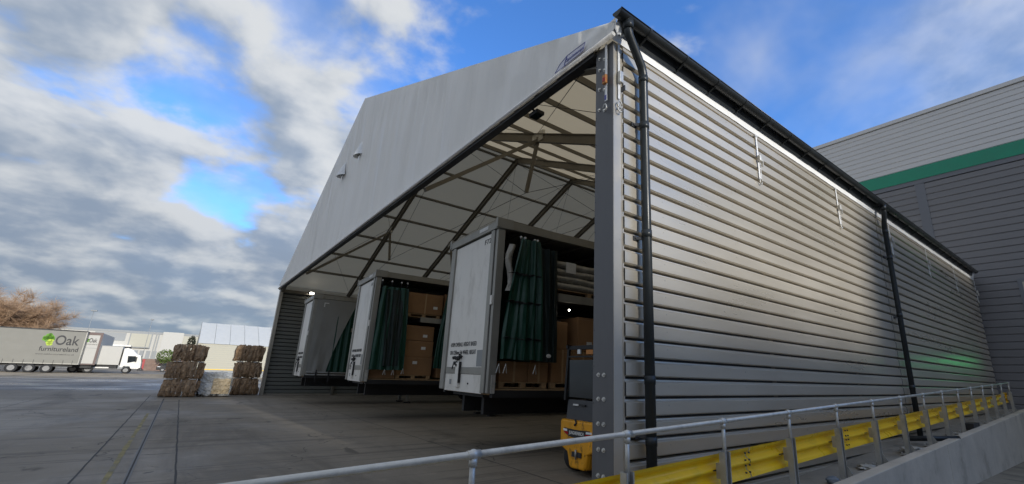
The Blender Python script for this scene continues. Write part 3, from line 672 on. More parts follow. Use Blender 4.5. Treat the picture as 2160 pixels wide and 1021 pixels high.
def trailer(loc, yaw, label, kind):
    t = thing('curtain_trailer', label, 'trailer', loc, yaw)
    LNT, WD, TOP = 13.6, 2.52, 4.92
    b = G().box(.0, .05, .30, WD-.30, 1.74, 4.66).build('bulkhead', WHITEP, t)
    G().box(-.012, .05, .30, WD-.30, 1.60, 1.735).build('bulkhead_rail', GREYP, t, .004)
    G().box(.0, .05, .30, WD-.30, 1.22, 1.595).build('lower_panel', WHITEP, t)
    for s_ in (0, 1):
        q = lambda y: y if not s_ else WD-y
        def bx(x0, x1, y0, y1, z0, z1): y0, y1 = sorted((q(y0), q(y1))); return G().box(x0, x1, y0, y1, z0, z1)
        cp = bx(-.04, .12, .13, .295, 1.24, 4.70).build('corner_post', GREYP, t, .01)
        bx(-.015, .16, 0, .105, 1.24, 4.70).build('post_profile', GREYP, cp, .008); bx(-.012, .1, .106, .129, 1.24, 4.70).build('post_gap', BLK, cp)
        if s_ == 0: bx(-.05, .02, .04, .12, 3.02, 3.22).build('latch', WHITEP, cp, .01)
        bx(.2, LNT, 0, .10, 4.74, 4.90).build('cant_rail', GREYP, t)
        bx(.1, LNT, .0, .12, 1.16, 1.30).build('side_rave', BLK, t)
    tr = G().profy([(-.06, 4.70), (-.06, 4.86), (-.02, 4.92), (.30, 4.93), (.30, 4.72)], -.03, WD+.03).build('front_header', GREYP, t)
    for y in (.0, WD): G().box(-.075, .34, y-.045, y+.045, 4.715, 4.945).build('corner_casting', GREYP, tr, .012)
    G().box(-.066, -.061, .42, .85, 4.765, 4.845).build('maker_plate', PAPER, tr)
    G().box(.02, .04, .30, WD-.30, 4.66, 4.70).build('shadow_gap', BLK, t)
    G().box(.30, LNT, .0, WD, 4.90, 4.925).build('roof', GREYP, t)
    for i in range(14): G().box(.7+i*.92, .75+i*.92, .1, WD-.1, 4.78, 4.84).build('roof_bow', ALU, t)
    G().box(.14, LNT, .12, WD-.12, 1.20, 1.33).build('floor', WOOD, t)
    G().box(1.7, LNT, .12, WD-.12, 3.32, 3.46).build('upper_deck', BLK, t)
    for y in (.05, WD-.11): G().box(1.7, LNT, y, y+.06, 3.30, 3.48).build('deck_rail', GREYP, t)
    G().box(.25, LNT, WD-.03, WD-.01, 1.3, 4.75).build('far_curtain', CURT, t)
    G().box(LNT-.05, LNT, 0, WD, 1.2, 4.9).build('rear_door', WHITEP, t)
    for y in (.72, 1.70): G().box(.3, LNT-.1, y, y+.11, .78, 1.19).build('chassis_beam', BLK, t)
    G().box(.15, 1.5, .5, WD-.5, 1.14, 1.2).build('coupling_plate', BLK, t)
    LX = 5.1
    for y in (.62, 1.80):
        o = G().box(LX-.06, LX+.06, y-.06, y+.06, .1, 1.19).build('landing_leg', GREYP, t); G().box(LX-.14, LX+.14, y-.12, y+.12, .0, .06).build('foot', BLK, o)
    for ax_ in (9.2, 10.5, 11.8):
        for y in (.02, WD-.36): wheel(t, ax_, y, .50, .34)
        G().tube([(ax_, .1, .5), (ax_, WD-.1, .5)], .07, 8).build('axle', BLK, t)
    for z in (.62, .86): G().box(5.9, 8.5, .03, .06, z, z+.09).build('side_guard', GREYP, t)
    # pinned couplings on the bulkhead
    c = G()
    for i, (y, z) in enumerate(((1.72, 1.96), (1.60, 1.95), (1.50, 1.93), (1.40, 1.97), (1.62, 1.84), (1.52, 1.80))): c.tube([(0, y, z), (-.07, y, z-.02)], .036, 8)
    c.tube([(-.04, 1.7, 1.86), (-.10, 1.62, 1.75), (-.04, 1.78, 1.70)], .014, 6); c.tube([(-.05, 1.45, 1.95), (-.1, 1.3, 2.02), (-.04, 1.25, 1.97)], .014, 6); c.build('air_couplings', BLK, t)
    G().box(-.06, .0, 1.38, 1.56, 1.31, 1.84).build('coupling_bracket', WHITEP, t, .01); G().box(-.061, -.001, 1.36, 1.378, 1.40, 1.86).build('bracket_edge', BLK, t)
    G().box(-.008, .0, 1.85, 1.95, 1.36, 1.47).build('data_plate', FARG, t); G().box(-.004, .0, .36, .62, 1.76, 2.10).build('document_holder', FARG, t)
    for i, y in enumerate((1.62, .95)): G().ball((-.005, y, 1.40), .02, 8).build('rivet', BLK, t)
    text('lettering', '4.95M OVERALL HEIGHT BASED', .135, INK, t, (-.004, 2.06, 2.20), (0, -1, 0), (0, 0, 1), width=1.38)
    text('lettering', 'ON 1250mm 5th WHEEL HEIGHT', .135, INK, t, (-.004, 2.06, 2.02), (0, -1, 0), (0, 0, 1), width=1.38)
    text('lettering', 'F72', .16, INK, t, (-.004, .66, 4.45), (0, -1, 0), (0, 0, 1), width=.3)
    if kind in ('a', 'b'):
        if kind == 'a':
            cu = drape(.50, 1.02, .16, 1.20, 1.92, 4.56, 3.1, 1.0, CURT, 'drawn_curtain', t)
            cu2 = drape(1.0, 1.55, 1.12, 1.62, 1.90, 4.45, 2.6, 5.0, CURTB, 'curtain_end', t, y=-.01, dep=.08)
            G().ball((1.38, -.085, 2.03), .06, 12, (1.1, .08, .7)).build('round_badge', PAPER, cu2)
            for z in (2.33, 3.10, 3.72):
                drape(.50-.3*(1-(z-1.9)/2.65), 1.02, .17+.06*(z-2)/2, 1.18-.04*(z-2), z, z+.045, 3.1, 1.0, BLK, 'curtain_strap', cu, y=-.062, dep=.10)
            ex = ((.14, 1.80), (.30, 1.80), (1.02, 1.80)); hk = (.55, .66, .92, 1.0)
        else:
            cu = drape(.20, 1.1, .10, 1.25, 1.62, 4.40, 3.7, 8.0, CURT, 'drawn_curtain', t)
            cu2 = drape(.32, 1.0, .5, 1.0, 1.75, 4.3, 2.2, 3.0, CURTB, 'curtain_end', t, y=-.10, dep=.05)
            drape(2.62, 3.0, 2.30, 2.95, 1.72, 4.62, 2.6, 4.0, CURT, 'drawn_curtain', t)
            ex = ((.62, 1.62), (.90, 1.62), (1.22, 1.66), (2.62, 1.70)); hk = (.2, .52, .85, 1.06)
        for x, z in ex:
            G().tube([(x-.04, -.10, z-.16), (x, -.12, z+.02), (x+.04, -.10, z-.16)], .012, 6).build('curtain_buckle', PAPER, cu)
        for x in hk:
            G().ball((x, -.02, 4.60), .035, 8).build('curtain_runner', PAPER, cu); G().tube([(x, -.02, 4.58), (x, -.03, 4.42)], .012, 6).build('runner_strap', DKST, cu)
        G().box(.05, .13, -.03, .02, 1.24, 1.6).build('curtain_pole', GALV, t)
        if kind == 'a':
            def sw(u, v): return (.25+.17*u+.10*math.sin(v*3)*0+.05*math.sin(v*7), .02-.06*math.sin(u*3.1)+.03*fbm(u*4, v*5, 2), 3.35+1.05*v)
            G().grid(sw, 8, 14).build('plastic_sleeve', WRAP, t, fix=False)
        # the other end of the near curtain, drawn far back
    else:
        def cl(u, v):
            z = 1.42+3.30*v; x1 = .95+ .95*v**1.3; x = .13+(x1-.13)*u
            return (x, -.02-.035*math.sin(u*5+v*3)*(1-v)-.02*fbm(u*3, v*2, 4)*2*(1-v), z)
        cu = G().grid(cl, 24, 24).build('drawn_curtain', GCURT, t, fix=False); cu['label'] = 'grey curtain pulled slack at its lower corner'
        def c2(u, v):
            z = 1.45+3.2*v; return (.9+1.0*u, .03+.05*math.sin(u*22), z)
        G().grid(c2, 40, 6).build('curtain_lining', CURT, t, fix=False)
        for z in (1.36, 1.46): G().tube([(.15, -.02, z-.06), (2.3, -.02, z-.06)], .035, 8).build('curtain_roll', GCURT, t)
        for x in (.55, 1.08): G().box(x-.03, x+.03, -.07, -.05, .98, 1.52).build('curtain_buckle', BLK, cu)
        ms = G(); ms.box(.42, .62, -.045, -.035, 4.52, 4.56); ms.box(.42, .46, -.045, -.035, 4.36, 4.52); ms.build('corner_mark', PAPER, cu)
    return t
T1P, T1Y = (1.0, 4.45, 0), rad(-3); T2P, T2Y = (.82, 12.1, 0), rad(-3); T3P, T3Y = (.42, 19.7, 0), rad(-2)
trailer(T1P, T1Y, 'white fronted trailer beside the yellow forklift, green side curtain bunched open', 'a')
trailer(T2P, T2Y, 'white fronted middle trailer with green curtain drawn and stacked cartons inside', 'b')
trailer(T3P, T3Y, 'white fronted trailer by the far wall with its grey curtain nearly closed', 'c')

# ------------------------------------------------------------------ cargo
def place(P, yaw, x, y, z):
    c, s = math.cos(yaw), math.sin(yaw); return (P[0]+c*x-s*y, P[1]+s*x+c*y, z)
def carton(P, yaw, x, y, z, sx, sy, sz, label, tape=True, lab=None, group=None):
    o = thing('cardboard_box', label, 'box', place(P, yaw, x, y, z), yaw, group)
    bdy = G().box(0, sx, 0, sy, 0, sz).build('carton', CARD, o, .012)
    if tape: G().box(sx*.48, sx*.48+.05, -.003, .0, .0, sz).build('tape', TAPE, o); G().box(sx*.48, sx*.48+.05, 0, sy, sz, sz+.003).build('tape', TAPE, o)
    G().box(.01, sx-.01, -.002, .0005, sz-.055, sz-.05).build('flap_edge', TAPE, o)
    if lab: G().box(lab[0], lab[0]+.16, -.006, -.001, lab[1], lab[1]+.10).build('shipping_label', PAPER, o)
    return o
def pallet(P, yaw, x, y, z, label, n=1.2, d=1.0):
    o = thing('pallet', label, 'pallet', place(P, yaw, x, y, z), yaw)
    for i in range(5): G().box(0, n, i*d/5, i*d/5+d/7, .105, .125).build('board', WOOD, o)
    for i in range(3):
        G().box(0, n, i*(d-.1)/2, i*(d-.1)/2+.1, 0, .02).build('board', WOOD, o)
        for j in range(3): G().box(j*(n-.12)/2, j*(n-.12)/2+.12, i*(d-.1)/2, i*(d-.1)/2+.1, .021, .104).build('block', WOOD, o)
# first trailer
pallet(T1P, T1Y, .35, .22, 1.34, 'wooden pallet on the floor of the trailer behind the forklift, under the bunched curtain'); pallet(T1P, T1Y, 1.68, .22, 1.34, 'wooden pallet on the floor of the trailer behind the forklift, clear of the curtain')
carton(T1P, T1Y, .36, .24, 1.467, .70, .9, .42, 'low carton half hidden behind the bunched green curtain'); carton(T1P, T1Y, 1.08, .24, 1.467, .52, .9, .42, 'narrow low carton beside the end of the bunched curtain')
carton(T1P, T1Y, 1.70, .24, 1.467, .58, .95, .74, 'tall lower carton standing on the pallet next to the forklift'); carton(T1P, T1Y, 2.30, .24, 1.467, .62, .95, .74, 'lower carton half hidden by the forklift guard')
carton(T1P, T1Y, 1.68, .26, 2.21, .46, .8, .64, 'upper carton crumpled against the curtain end', False); carton(T1P, T1Y, 2.42, .22, 2.21, .75, .9, .80, 'large upper carton with a white label above the forklift', False, (.28, .12))
def wrapped(P, yaw, x, y, z, sx, sy, n, h, label, mt=WRAP, seed=0):
    o = thing('wrapped_stack', label, 'stack', place(P, yaw, x, y, z), yaw)
    for i in range(n):
        def f(u, v, i=i):
            a = 2*math.pi*u; cx_, cy_ = math.cos(a), math.sin(a); k = max(abs(cx_), abs(cy_)); b = 1-abs(2*v-1)**3*.12
            return (sx/2+cx_/k*sx/2*b+.02*fbm(u*9, v*2, i+seed), sy/2+cy_/k*sy/2*b-.015*fbm(u*11, v*3, i*2+seed), i*h+v*h*.97+.02*fbm(cx_*2+seed, cy_*2, i*.7))
        g = G().grid(f, 48, 4); m_ = G(); g.add([f(j/48, 1) for j in range(48)], [tuple(range(48))], True); g.build('layer', mt, o, fix=False)
    return o
w1 = wrapped(T1P, T1Y, 1.50, .12, 3.62, 2.5, 1.6, 4, .17, 'pale plastic wrapped slabs stacked on the upper deck of the trailer behind the forklift')
G().box(.42, .72, -.03, -.02, .40, .66).build('shipping_label', PAPER, w1)
pallet(T1P, T1Y, 1.52, .16, 3.482, 'pallet on the upper deck under the wrapped slabs', 2.4, 1.0)
wrapped(T1P, T1Y, 2.1, .9, 2.45, .6, .6, 4, .13, 'cream and grey wrapped goods between the upper cartons', FILM, 5)
dl = tag(G().ball((0, 0, 0), .022, 8).build('deck_light', BULB, None, 0, place(T1P, T1Y, 2.02, .06, 3.12)), 'tiny lit lamp under the upper deck of the trailer behind the forklift', 'lamp')
# second trailer
carton(T2P, T2Y, 1.22, .2, 3.62, 1.30, 1.2, .74, 'big taped carton on the upper deck of the middle trailer', True, (.95, .20)); pallet(T2P, T2Y, 1.25, .2, 3.482, 'pallet on the upper deck under the big taped carton')
carton(T2P, T2Y, 1.15, .2, 2.66, 1.15, 1.0, .52, 'topmost carton of the lower stack in the middle trailer', False, (.75, .12)); carton(T2P, T2Y, 1.10, .2, 2.10, 1.22, 1.0, .55, 'middle carton of the lower stack in the middle trailer', False, (.78, .25))
carton(T2P, T2Y, 1.08, .2, 1.465, 1.26, 1.0, .63, 'bottom carton of the lower stack in the middle trailer', False, (.55, .38)); carton(T2P, T2Y, .22, .2, 1.34, .85, .9, .38, 'low carton under the drawn green curtain of the middle trailer', False)
pallet(T2P, T2Y, 1.10, .2, 1.34, 'pallet under the lower carton stack in the middle trailer'); carton(T2P, T2Y, 2.55, .2, 1.40, .8, .9, .75, 'reddish low carton beside the lower stack in the middle trailer', False)
cs = carton(T2P, T2Y, 2.6, .25, 3.5, .8, .9, .95, 'pale topped carton behind the big taped carton in the middle trailer', False)
wrapped(T2P, T2Y, .98, .35, 3.6, .26, .8, 1, .7, 'white wrapped panel leaning beside the big taped carton', WHITEF, 3)

# ------------------------------------------------------------------ forklift
fk = thing('forklift', 'worn yellow and charcoal forklift truck seen from behind beside the corner post', 'forklift', (1.70, 2.03, 0))
secs = [(0.0, .86, .40), (.02, .94, .44), (.07, .99, .48), (.18, 1.02, .51), (.62, 1.02, .51)]
ol = lambda w: [(-w/2, .84), (-w/2+.03, .88), (w/2-.03, .88), (w/2, .84), (w/2, .46), (w/2-.05, .42), (w/2-.20, .36), (w/2-.26, .14), (w/2-.30, .11), (-w/2+.30, .11), (-w/2+.26, .14), (-w/2+.20, .36), (-w/2+.05, .42), (-w/2, .46)]
g = G(); n = 14; vs = []
for i, (x, w, _) in enumerate(secs):
    inset = .02 if i == 0 else 0
    for y, z in ol(w): vs.append((x, .51+y, z - inset*(1 if z > .8 else -1 if z < .2 else 0)))
fs = [(s_*n+k, s_*n+(k+1) % n, (s_+1)*n+(k+1) % n, (s_+1)*n+k) for s_ in range(len(secs)-1) for k in range(n)] + [tuple(range(n))[::-1], tuple(range((len(secs)-1)*n, len(secs)*n))]
g.add(vs, fs); cw = g.build('counterweight', FKY, fk, .015)
def curve(y): d = abs(y-.51)/.47; return .0 + .05*d**4
g = G(); ys = [.075+i*.87/16 for i in range(17)]
def bz(y): d = (y-.51)/.435; return (.735+.02*d*d, .60+.10*abs(d)**2.2)
vsb = [(curve(y)-.012, y, bz(y)[0]) for y in ys]+[(curve(y)-.012, y, bz(y)[1]) for y in ys]
g.add(vsb, [(i, i+1, 18+i, 17+i) for i in range(16)]); band = g.build('light_band', INK, cw, fix=False)
for s_ in (-1, 1):
    c_ = .51+s_*.33
    g = G(); yy = [c_-.085+.17*i/6 for i in range(7)]
    g.add([(curve(y)-.020, y, .725+.01*abs(y-.51)) for y in yy]+[(curve(y)-.020, y, .685+.03*abs(y-.51)) for y in yy], [(i, i+1, 8+i, 7+i) for i in range(6)]); g.build('tail_light', LAMPW, cw, fix=False)
    g = G(); yy = [.51+s_*.22+s_*.20*i/6 for i in range(7)]
    g.add([(curve(y)-.016, y, .68+.02*abs(y-.51)) for y in yy]+[(curve(y)-.016, y, .615+.085*abs(abs(y-.51)/.435)**2.2) for y in yy], [(i, i+1, 8+i, 7+i) for i in range(6)]); g.build('tail_light', LAMPR, cw, fix=False)
text('lettering', 'JUNGHEINRICH', .075, PAPER, cw, (-.016, .70, .655), (0, -1, 0), (0, 0, 1), width=.38, bold=.002)
G().box(-.02, .05, .38, .62, .30, .38).build('tow_recess', INK, cw); G().tube([(-.03, .5, .27), (-.03, .5, .42)], .018, 8).build('tow_pin', GALVD, cw)
G().tube([(-.005, .55, .9), (.0, .53, .84), (-.02, .56, .80)], .02, 6).build('tow_hook', INK, cw)
bd = G().profy([(.10, .86), (.14, 1.22), (.9, 1.22), (1.0, .45), (.55, .45), (.55, .86)], .08, .94).build('body_cowling', FKD, fk, .02)
G().box(.095, .115, .60, .74, 1.12, 1.15).build('badge', PAPER, bd); G().box(.095, .115, .42, .55, 1.12, 1.15).build('badge', INK, bd)

for y in (.06, .96):
    og = G(); og.beam((.10, y, 1.2), (.16, y, 2.16), .05, .05); og.beam((1.25, y, .9), (1.0, y, 2.16), .05, .05); og.beam((.10, y, 2.16), (1.02, y, 2.16), .05, .06); og.build('overhead_guard', BLK, fk)
gr_ = G(); gr_.beam((.16, .06, 2.14), (.16, .96, 2.14), .05, .06)
for i in range(7): gr_.beam((.2+i*.12, .06, 2.17), (.2+i*.12, .96, 2.17), .03, .03)
gr_.beam((.14, .06, 1.98), (.14, .96, 1.98), .03, .03); gr_.build('guard_bars', BLK, fk)
G().profy([(.125, 1.26), (.14, 1.92), (.15, 1.92), (.135, 1.26)], .10, .92).build('rear_screen', GLASS, fk)
G().profy([(.34, 1.22), (.26, 1.80), (.36, 1.84), (.46, 1.26)], .30, .74).build('seat_back', FKD, fk, .04)
G().box(.14, .17, .62, .70, 2.03, 2.11).build('work_light', LAMPW, fk); G().box(.14, .2, .28, .46, 2.02, 2.10).build('beacon', ORAT, fk)
wheel(fk, .36, .02, .255, .20, FKD); wheel(fk, .36, .80, .255, .20, FKD); wheel(fk, 1.5, .0, .29, .22, FKD); wheel(fk, 1.5, .80, .29, .22, FKD)
mb = G()
for y in (.25, .70): mb.box(1.72, 1.84, y, y+.08, .1, 2.2)
mb.box(1.72, 1.84, .25, .78, .3, .4); mb.box(1.72, 1.84, .25, .78, 2.1, 2.2); mb.build('mast', BLK, fk)
for y in (.28, .66): G().box(1.85, 2.9, y, y+.1, .08, .12).build('fork', BLK, fk)

# ------------------------------------------------------------------ bales
def bale(loc, sx, sy, sz, label, seed, rz_=0, mt=BALE, film=False, group=None):
    t = thing('film_bale' if film else 'cardboard_bale', label, 'bale', loc, rz_, group); rnd = random.Random(seed)
    if not film:
        n = 15; g = G(); x = 0
        ws = [rnd.uniform(.4, 1.7) for _ in range(n)]; k = sx/sum(ws)
        for i, w in enumerate(ws):
            w *= k; e = min(i, n-1-i)/(n-1); dy = rnd.uniform(-.07, .05)-(.08 if e < .05 else 0); zt = rnd.uniform(.0, .05)-(.05 if e < .05 else 0); zb_ = rnd.uniform(-.01, .02); lean = rnd.uniform(-.09, .09)
            def f(u, v, x=x, w=w, dy=dy, zt=zt, zb_=zb_, lean=lean, i=i):
                a = 2*math.pi*u; c_, s_ = math.cos(a), math.sin(a); kk = max(abs(c_), abs(s_)); c_ /= kk; s_ /= kk
                bul = 1-abs(2*v-1)**3
                cr = .075*fbm(v*2.3+i*3, seed, u*2, 3)
                return (x+w/2+c_*w*.72+lean*(v-.5)*1.2+.06*fbm(v*2.1, i*1.7, seed), sy/2+s_*(sy/2+dy-.07+.10*bul)+cr*s_, zb_+v*(sz+zt-zb_)+.04*fbm(u*5, i, seed+v))
            g.grid(f, 16, 10, False); g.add([f(j/16, 1) for j in range(16)], [tuple(range(16))], False)
            x += w
        for _ in range(26):                     # torn flaps standing out of the pressed face
            px_, pz_ = rnd.uniform(.05, sx-.1), rnd.uniform(.08, sz-.12); a_ = rnd.uniform(-.6, .6); l_ = rnd.uniform(.08, .26); w_ = rnd.uniform(.02, .07); o_ = rnd.uniform(.02, .07)
            d_ = Vector((math.sin(a_), 0, math.cos(a_))); n_ = Vector((math.cos(a_), 0, -math.sin(a_))); p_ = Vector((px_, -.03, pz_))
            g.add([p_-d_*l_/2, p_-d_*l_/2+n_*w_+Vector((0, -o_, 0)), p_+d_*l_/2+n_*w_*.6+Vector((0, -o_*.6, 0)), p_+d_*l_/2], [(0, 1, 2, 3)])
        g.build('pressed_layers', mt, t, fix=False)
        for zz in (.3, .7): G().tube([(-.03, -.03, sz*zz), (sx/2, -.05, sz*zz+.02), (sx+.03, -.03, sz*zz)], .004, 5).build('baling_wire', DKST, t)
    else:
        def f(u, v):
            a = 2*math.pi*u; b = math.pi*v; d = Vector((math.sin(b)*math.cos(a), math.sin(b)*math.sin(a), math.cos(b))); kk = max(abs(d.x), abs(d.y), abs(d.z))
            p = d*(.15+.85/kk); r = 1+.14*fbm(d.x*2.2+seed, d.y*2.2, d.z*2.2, 2)+.10*fbm(d.x*7+seed, d.y*7, d.z*7, 3)
            return (sx/2+p.x*sx/2*.92*r, sy/2+p.y*sy/2*.9*r, max(.0, sz/2+p.z*sz/2*.95*r))
        g = G().grid(f, 64, 36, False); o = g.build('crumpled_film', PBALE, t, fix=False)
        def f2(u, v):
            x = sx*(.42+.5*u); z = sz*(.12+.62*v); return (x, -.035-.06*math.sin(math.pi*u)*math.sin(math.pi*v)+.05*fbm(u*6, v*5, 2)*1, z+.05*fbm(u*3, 2, 1))
        G().grid(f2, 30, 24, False).build('exposed_core', PBALY, t, fix=False)
        def f3(u, v): return (-.35+.45*u+.06*fbm(u*5, v, 3), -.10+.2*v, .02+.28*u*u+.06*abs(fbm(u*4, v*3, 8)))
        G().grid(f3, 12, 4, False).build('loose_film', PBALE, t, fix=False)
    return t
def skid(loc, w, rz_, label):
    t = thing('skid', label, 'pallet', loc, rz_)
    for i in range(3): G().box(i*(w-.34)/2+.03*(i % 2), i*(w-.34)/2+.26, -.01, .9, 0, .045).build('slat', TAPE if i == 1 else WHITEP, t)
bx0 = -4.36
bale((bx0, 26.1, .03), 1.42, 1.1, .80, 'bottom cardboard bale of the stack farthest from the canopy wall', 1)
skid((bx0+.1, 26.15, .83), 1.25, 0, 'pale slats between the bottom and middle bales of the stack farthest from the canopy')
bale((bx0+.03, 26.1, .88), 1.46, 1.1, .78, 'middle cardboard bale of the stack farthest from the canopy wall', 2)
skid((bx0+.25, 26.15, 1.67), 1.25, 0, 'pale slats between the middle and top bales of the stack farthest from the canopy')
bale((bx0+.12, 26.1, 1.72), 1.34, 1.1, .78, 'top cardboard bale of the stack farthest from the canopy wall', 3)
bale((-1.38, 27.9, .03), 1.22, 1.1, .84, 'bottom cardboard bale of the stack against the canopy corner', 4)
skid((-1.3, 27.95, .88), 1.1, 0, 'pale slats under the middle bale against the canopy corner')
bale((-1.42, 27.9, .94), 1.24, 1.1, .82, 'middle cardboard bale of the stack against the canopy corner', 5)
skid((-1.38, 27.95, 1.77), 1.1, 0, 'pale slats under the top bale against the canopy corner')
bale((-1.52, 27.9, 1.83), 1.32, 1.1, .86, 'top cardboard bale of the stack against the canopy corner', 6)
bale((-3.0, 26.3, .0), 1.5, 1.1, 1.22, 'crumpled white plastic film bale between the two cardboard stacks', 8, film=True)

# ------------------------------------------------------------------ far yard
# store tent behind the bales
tn = thing('storage_tent', 'white roofed storage tent with cream ribbed wall behind the bales', 'building', (-2.6, 70, 0))
for i in range(12): G().box(0, 9, -.02-.012*(i % 2), .0, .95+i*.26, .95+i*.26+.25).build('cladding_course', CREAM, tn)
G().box(0, 9, -.06, .0, .86, .945).build('yellow_rail', YEL, tn); G().box(0, 9, -.03, .02, 0, .855).build('base_wall', FARG, tn)
for i in range(6):
    x0 = i*1.62; x1 = x0+1.57
    def rf(u, v, x0=x0, x1=x1): return (x0+(x1-x0)*u, -.15+6*v, 4.08+2.95*v**.92-.04*math.sin(math.pi*u))
    G().grid(rf, 6, 8).build('roof_panel', TENTR, tn, fix=False)
    G().beam((x1+.025, -.16, 4.08), (x1+.025, 5.85, 7.02), .05, .05).build('roof_rib', FARG, tn)
G().box(0, 9, .05, .2, 3.9, 4.05).build('eave_beam', WHITEP, tn)
g = G(); g.add([(-.02, -.15, 4.0), (-.02, 5.85, 7.0), (-.02, 11.9, 4.0), (-.02, 11.9, 0), (-.02, 0, 0)], [(0, 1, 2, 3, 4)]); g.build('end_wall', CREAM, tn, fix=False)
G().beam((-.04, -.16, 4.0), (-.04, 5.85, 7.02), .08, .08).build('roof_rib', FARG, tn)
# articulated trailer with the furniture sign
ot = thing('box_trailer', 'long grey curtain trailer with furniture lettering and a green tree emblem', 'trailer', (-13.35, 76, 0), rad(2))
G().box(-13.6, 0, 0, 2.5, 1.12, 4.82).build('curtain', OAKC, ot, .02)
G().box(-13.62, .02, -.02, 2.52, 4.82, 4.95).build('roof_rail', BLK, ot); G().box(-13.6, 0, -.015, .02, 1.0, 1.12).build('side_rave', GREYP, ot)
G().box(-.06, .03, -.025, 2.52, 1.0, 4.82).build('rear_frame', GREYP, ot)
for i in range(16): G().box(-.55-i*.78, -.51-i*.78, -.03, -.01, 1.02, 1.45).build('curtain_buckle', DKST, ot)
G().box(-13, -.5, .4, 2.1, .7, 1.0).build('chassis', BLK, ot); G().box(-13.0, -6.2, .0, .04, .62, .78).build('side_guard', WHITEP, ot)
for ax_ in (-5.2, -3.85, -2.5):
    for y in (.02, 2.15): wheel(ot, ax_, y, .5, .33)
text('lettering', 'Oak', 1.55, INK, ot, (-2.48, -.016, 3.22), (1, 0, 0), (0, 0, 1), width=1.98, bold=.02)
text('lettering', 'furnitureland', .74, INK, ot, (-3.55, -.016, 2.46), (1, 0, 0), (0, 0, 1), width=3.2, bold=.012)
text('lettering', 'www.oakfurnitureland.co.uk', .22, INK, ot, (-3.7, -.016, 2.04), (1, 0, 0), (0, 0, 1), width=3.15)
em = G(); rnd = random.Random(3)
for i in range(26):
    a = rnd.uniform(0, 6.28); r = rnd.uniform(0, .42)
    em.tube([(-3.05+r*math.cos(a), -.014, 3.95+r*.95*math.sin(a)), (-3.05+r*math.cos(a), -.004, 3.95+r*.95*math.sin(a))], rnd.uniform(.12, .2), 9)
em.build('tree_emblem', GREENL, ot)
em = G()
for dx, dz, r in ((.10, -.35, .2), (.22, -.52, .17), (0, -.55, .18), (.3, -.3, .14), (.25, -.72, .16), (.05, -.75, .14)): em.tube([(-3.0+dx, -.022, 3.95+dz), (-3.0+dx, -.006, 3.95+dz)], r, 9)
em.build('tree_emblem', LIME, ot)
# trailer parked end on
et = thing('box_trailer', 'trailer parked end on with brown framed white rear doors and a small sign', 'trailer', (-14.65, 78.2, 0))
G().box(.02, 2.48, .06, 13, 1.1, 4.9).build('body', FARW, et)
for a in (0, 2.28): G().box(a, a+.22, -.04, .06, 1.0, 4.95).build('door_frame', BROWNF, et)
G().box(.22, 2.28, -.04, .06, 4.62, 4.95).build('door_frame', BROWNF, et); G().box(.22, 2.28, -.04, .06, 1.0, 1.14).build('door_frame', BROWNF, et)
for a, b in ((.225, 1.245), (1.255, 2.275)): G().box(a, b, .0, .055, 1.145, 4.615).build('rear_door', FARW, et)
G().box(.22, 2.28, -.012, -.002, 3.0, 3.04).build('door_bar', FARG, et)
text('lettering', 'Oak', .72, INK, et, (1.38, -.02, 3.72), (1, 0, 0), (0, 0, 1), width=.72, bold=.01)
text('lettering', 'furnitureland', .22, INK, et, (1.0, -.02, 3.42), (1, 0, 0), (0, 0, 1), width=1.2)
em = G()
for dx, dz, r in ((0, 0, .13), (.1, .1, .1), (-.05, .12, .1), (.06, -.14, .1)): em.tube([(1.22+dx, -.02, 3.95+dz), (1.22+dx, -.004, 3.95+dz)], r, 8)
em.build('tree_emblem', GREENL, et)
G().box(.3, 2.2, .3, 12, .6, 1.0).build('chassis', BLK, et); wheel(et, .6, .8, .5, .3); wheel(et, 1.9, .8, .5, .3)
# white rigid truck
rt_ = thing('box_truck', 'white rigid box truck with a sloped roof fairing over the cab', 'truck', (-14.6, 80.4, 0))
G().box(0, 4.45, 0, 2.4, 1.05, 3.42).build('box_body', FARW, rt_, .03); G().box(-.02, 4.47, -.02, 2.42, 3.40, 3.47).build('roof_trim', FARG, rt_); G().box(0, 4.3, .3, 2.1, .6, 1.04).build('chassis', BLK, rt_)
G().box(.2, 3.6, -.01, .03, .62, .76).build('side_guard', WHITEP, rt_)
cb = G().profy([(4.6, .75), (4.6, 3.2), (4.95, 3.28), (5.5, 3.05), (6.0, 2.5), (6.42, 2.35), (6.62, 1.55), (6.66, .62), (5.7, .62), (5.55, .95), (5.0, .95), (4.88, .75)], .05, 2.3).build('cab', WHITEP, rt_, .05)
G().profy([(5.25, 1.35), (5.15, 2.25), (5.95, 2.25), (6.1, 1.6)], .035, .049).build('side_window', GLASS, cb); G().profy([(6.44, 2.28), (6.64, 1.5), (6.66, 1.5), (6.46, 2.28)], .2, 2.15).build('windscreen', GLASS, cb)
G().box(5.98, 6.12, -.16, .04, 1.55, 2.15).build('mirror', BLK, cb); G().box(6.5, 6.75, .05, 2.3, .42, .75).build('bumper', BLK, cb); G().box(6.70, 6.76, .15, .55, .55, .7).build('headlight', LAMPW, cb)
G().profy([(6.58, 1.5), (6.68, .8), (6.70, .8), (6.60, 1.5)], .4, 2.0).build('grille', FARG, cb)
for x in (1.1, 5.28):
    for y in (.0, 2.1): wheel(rt_, x, y, .43, .28)
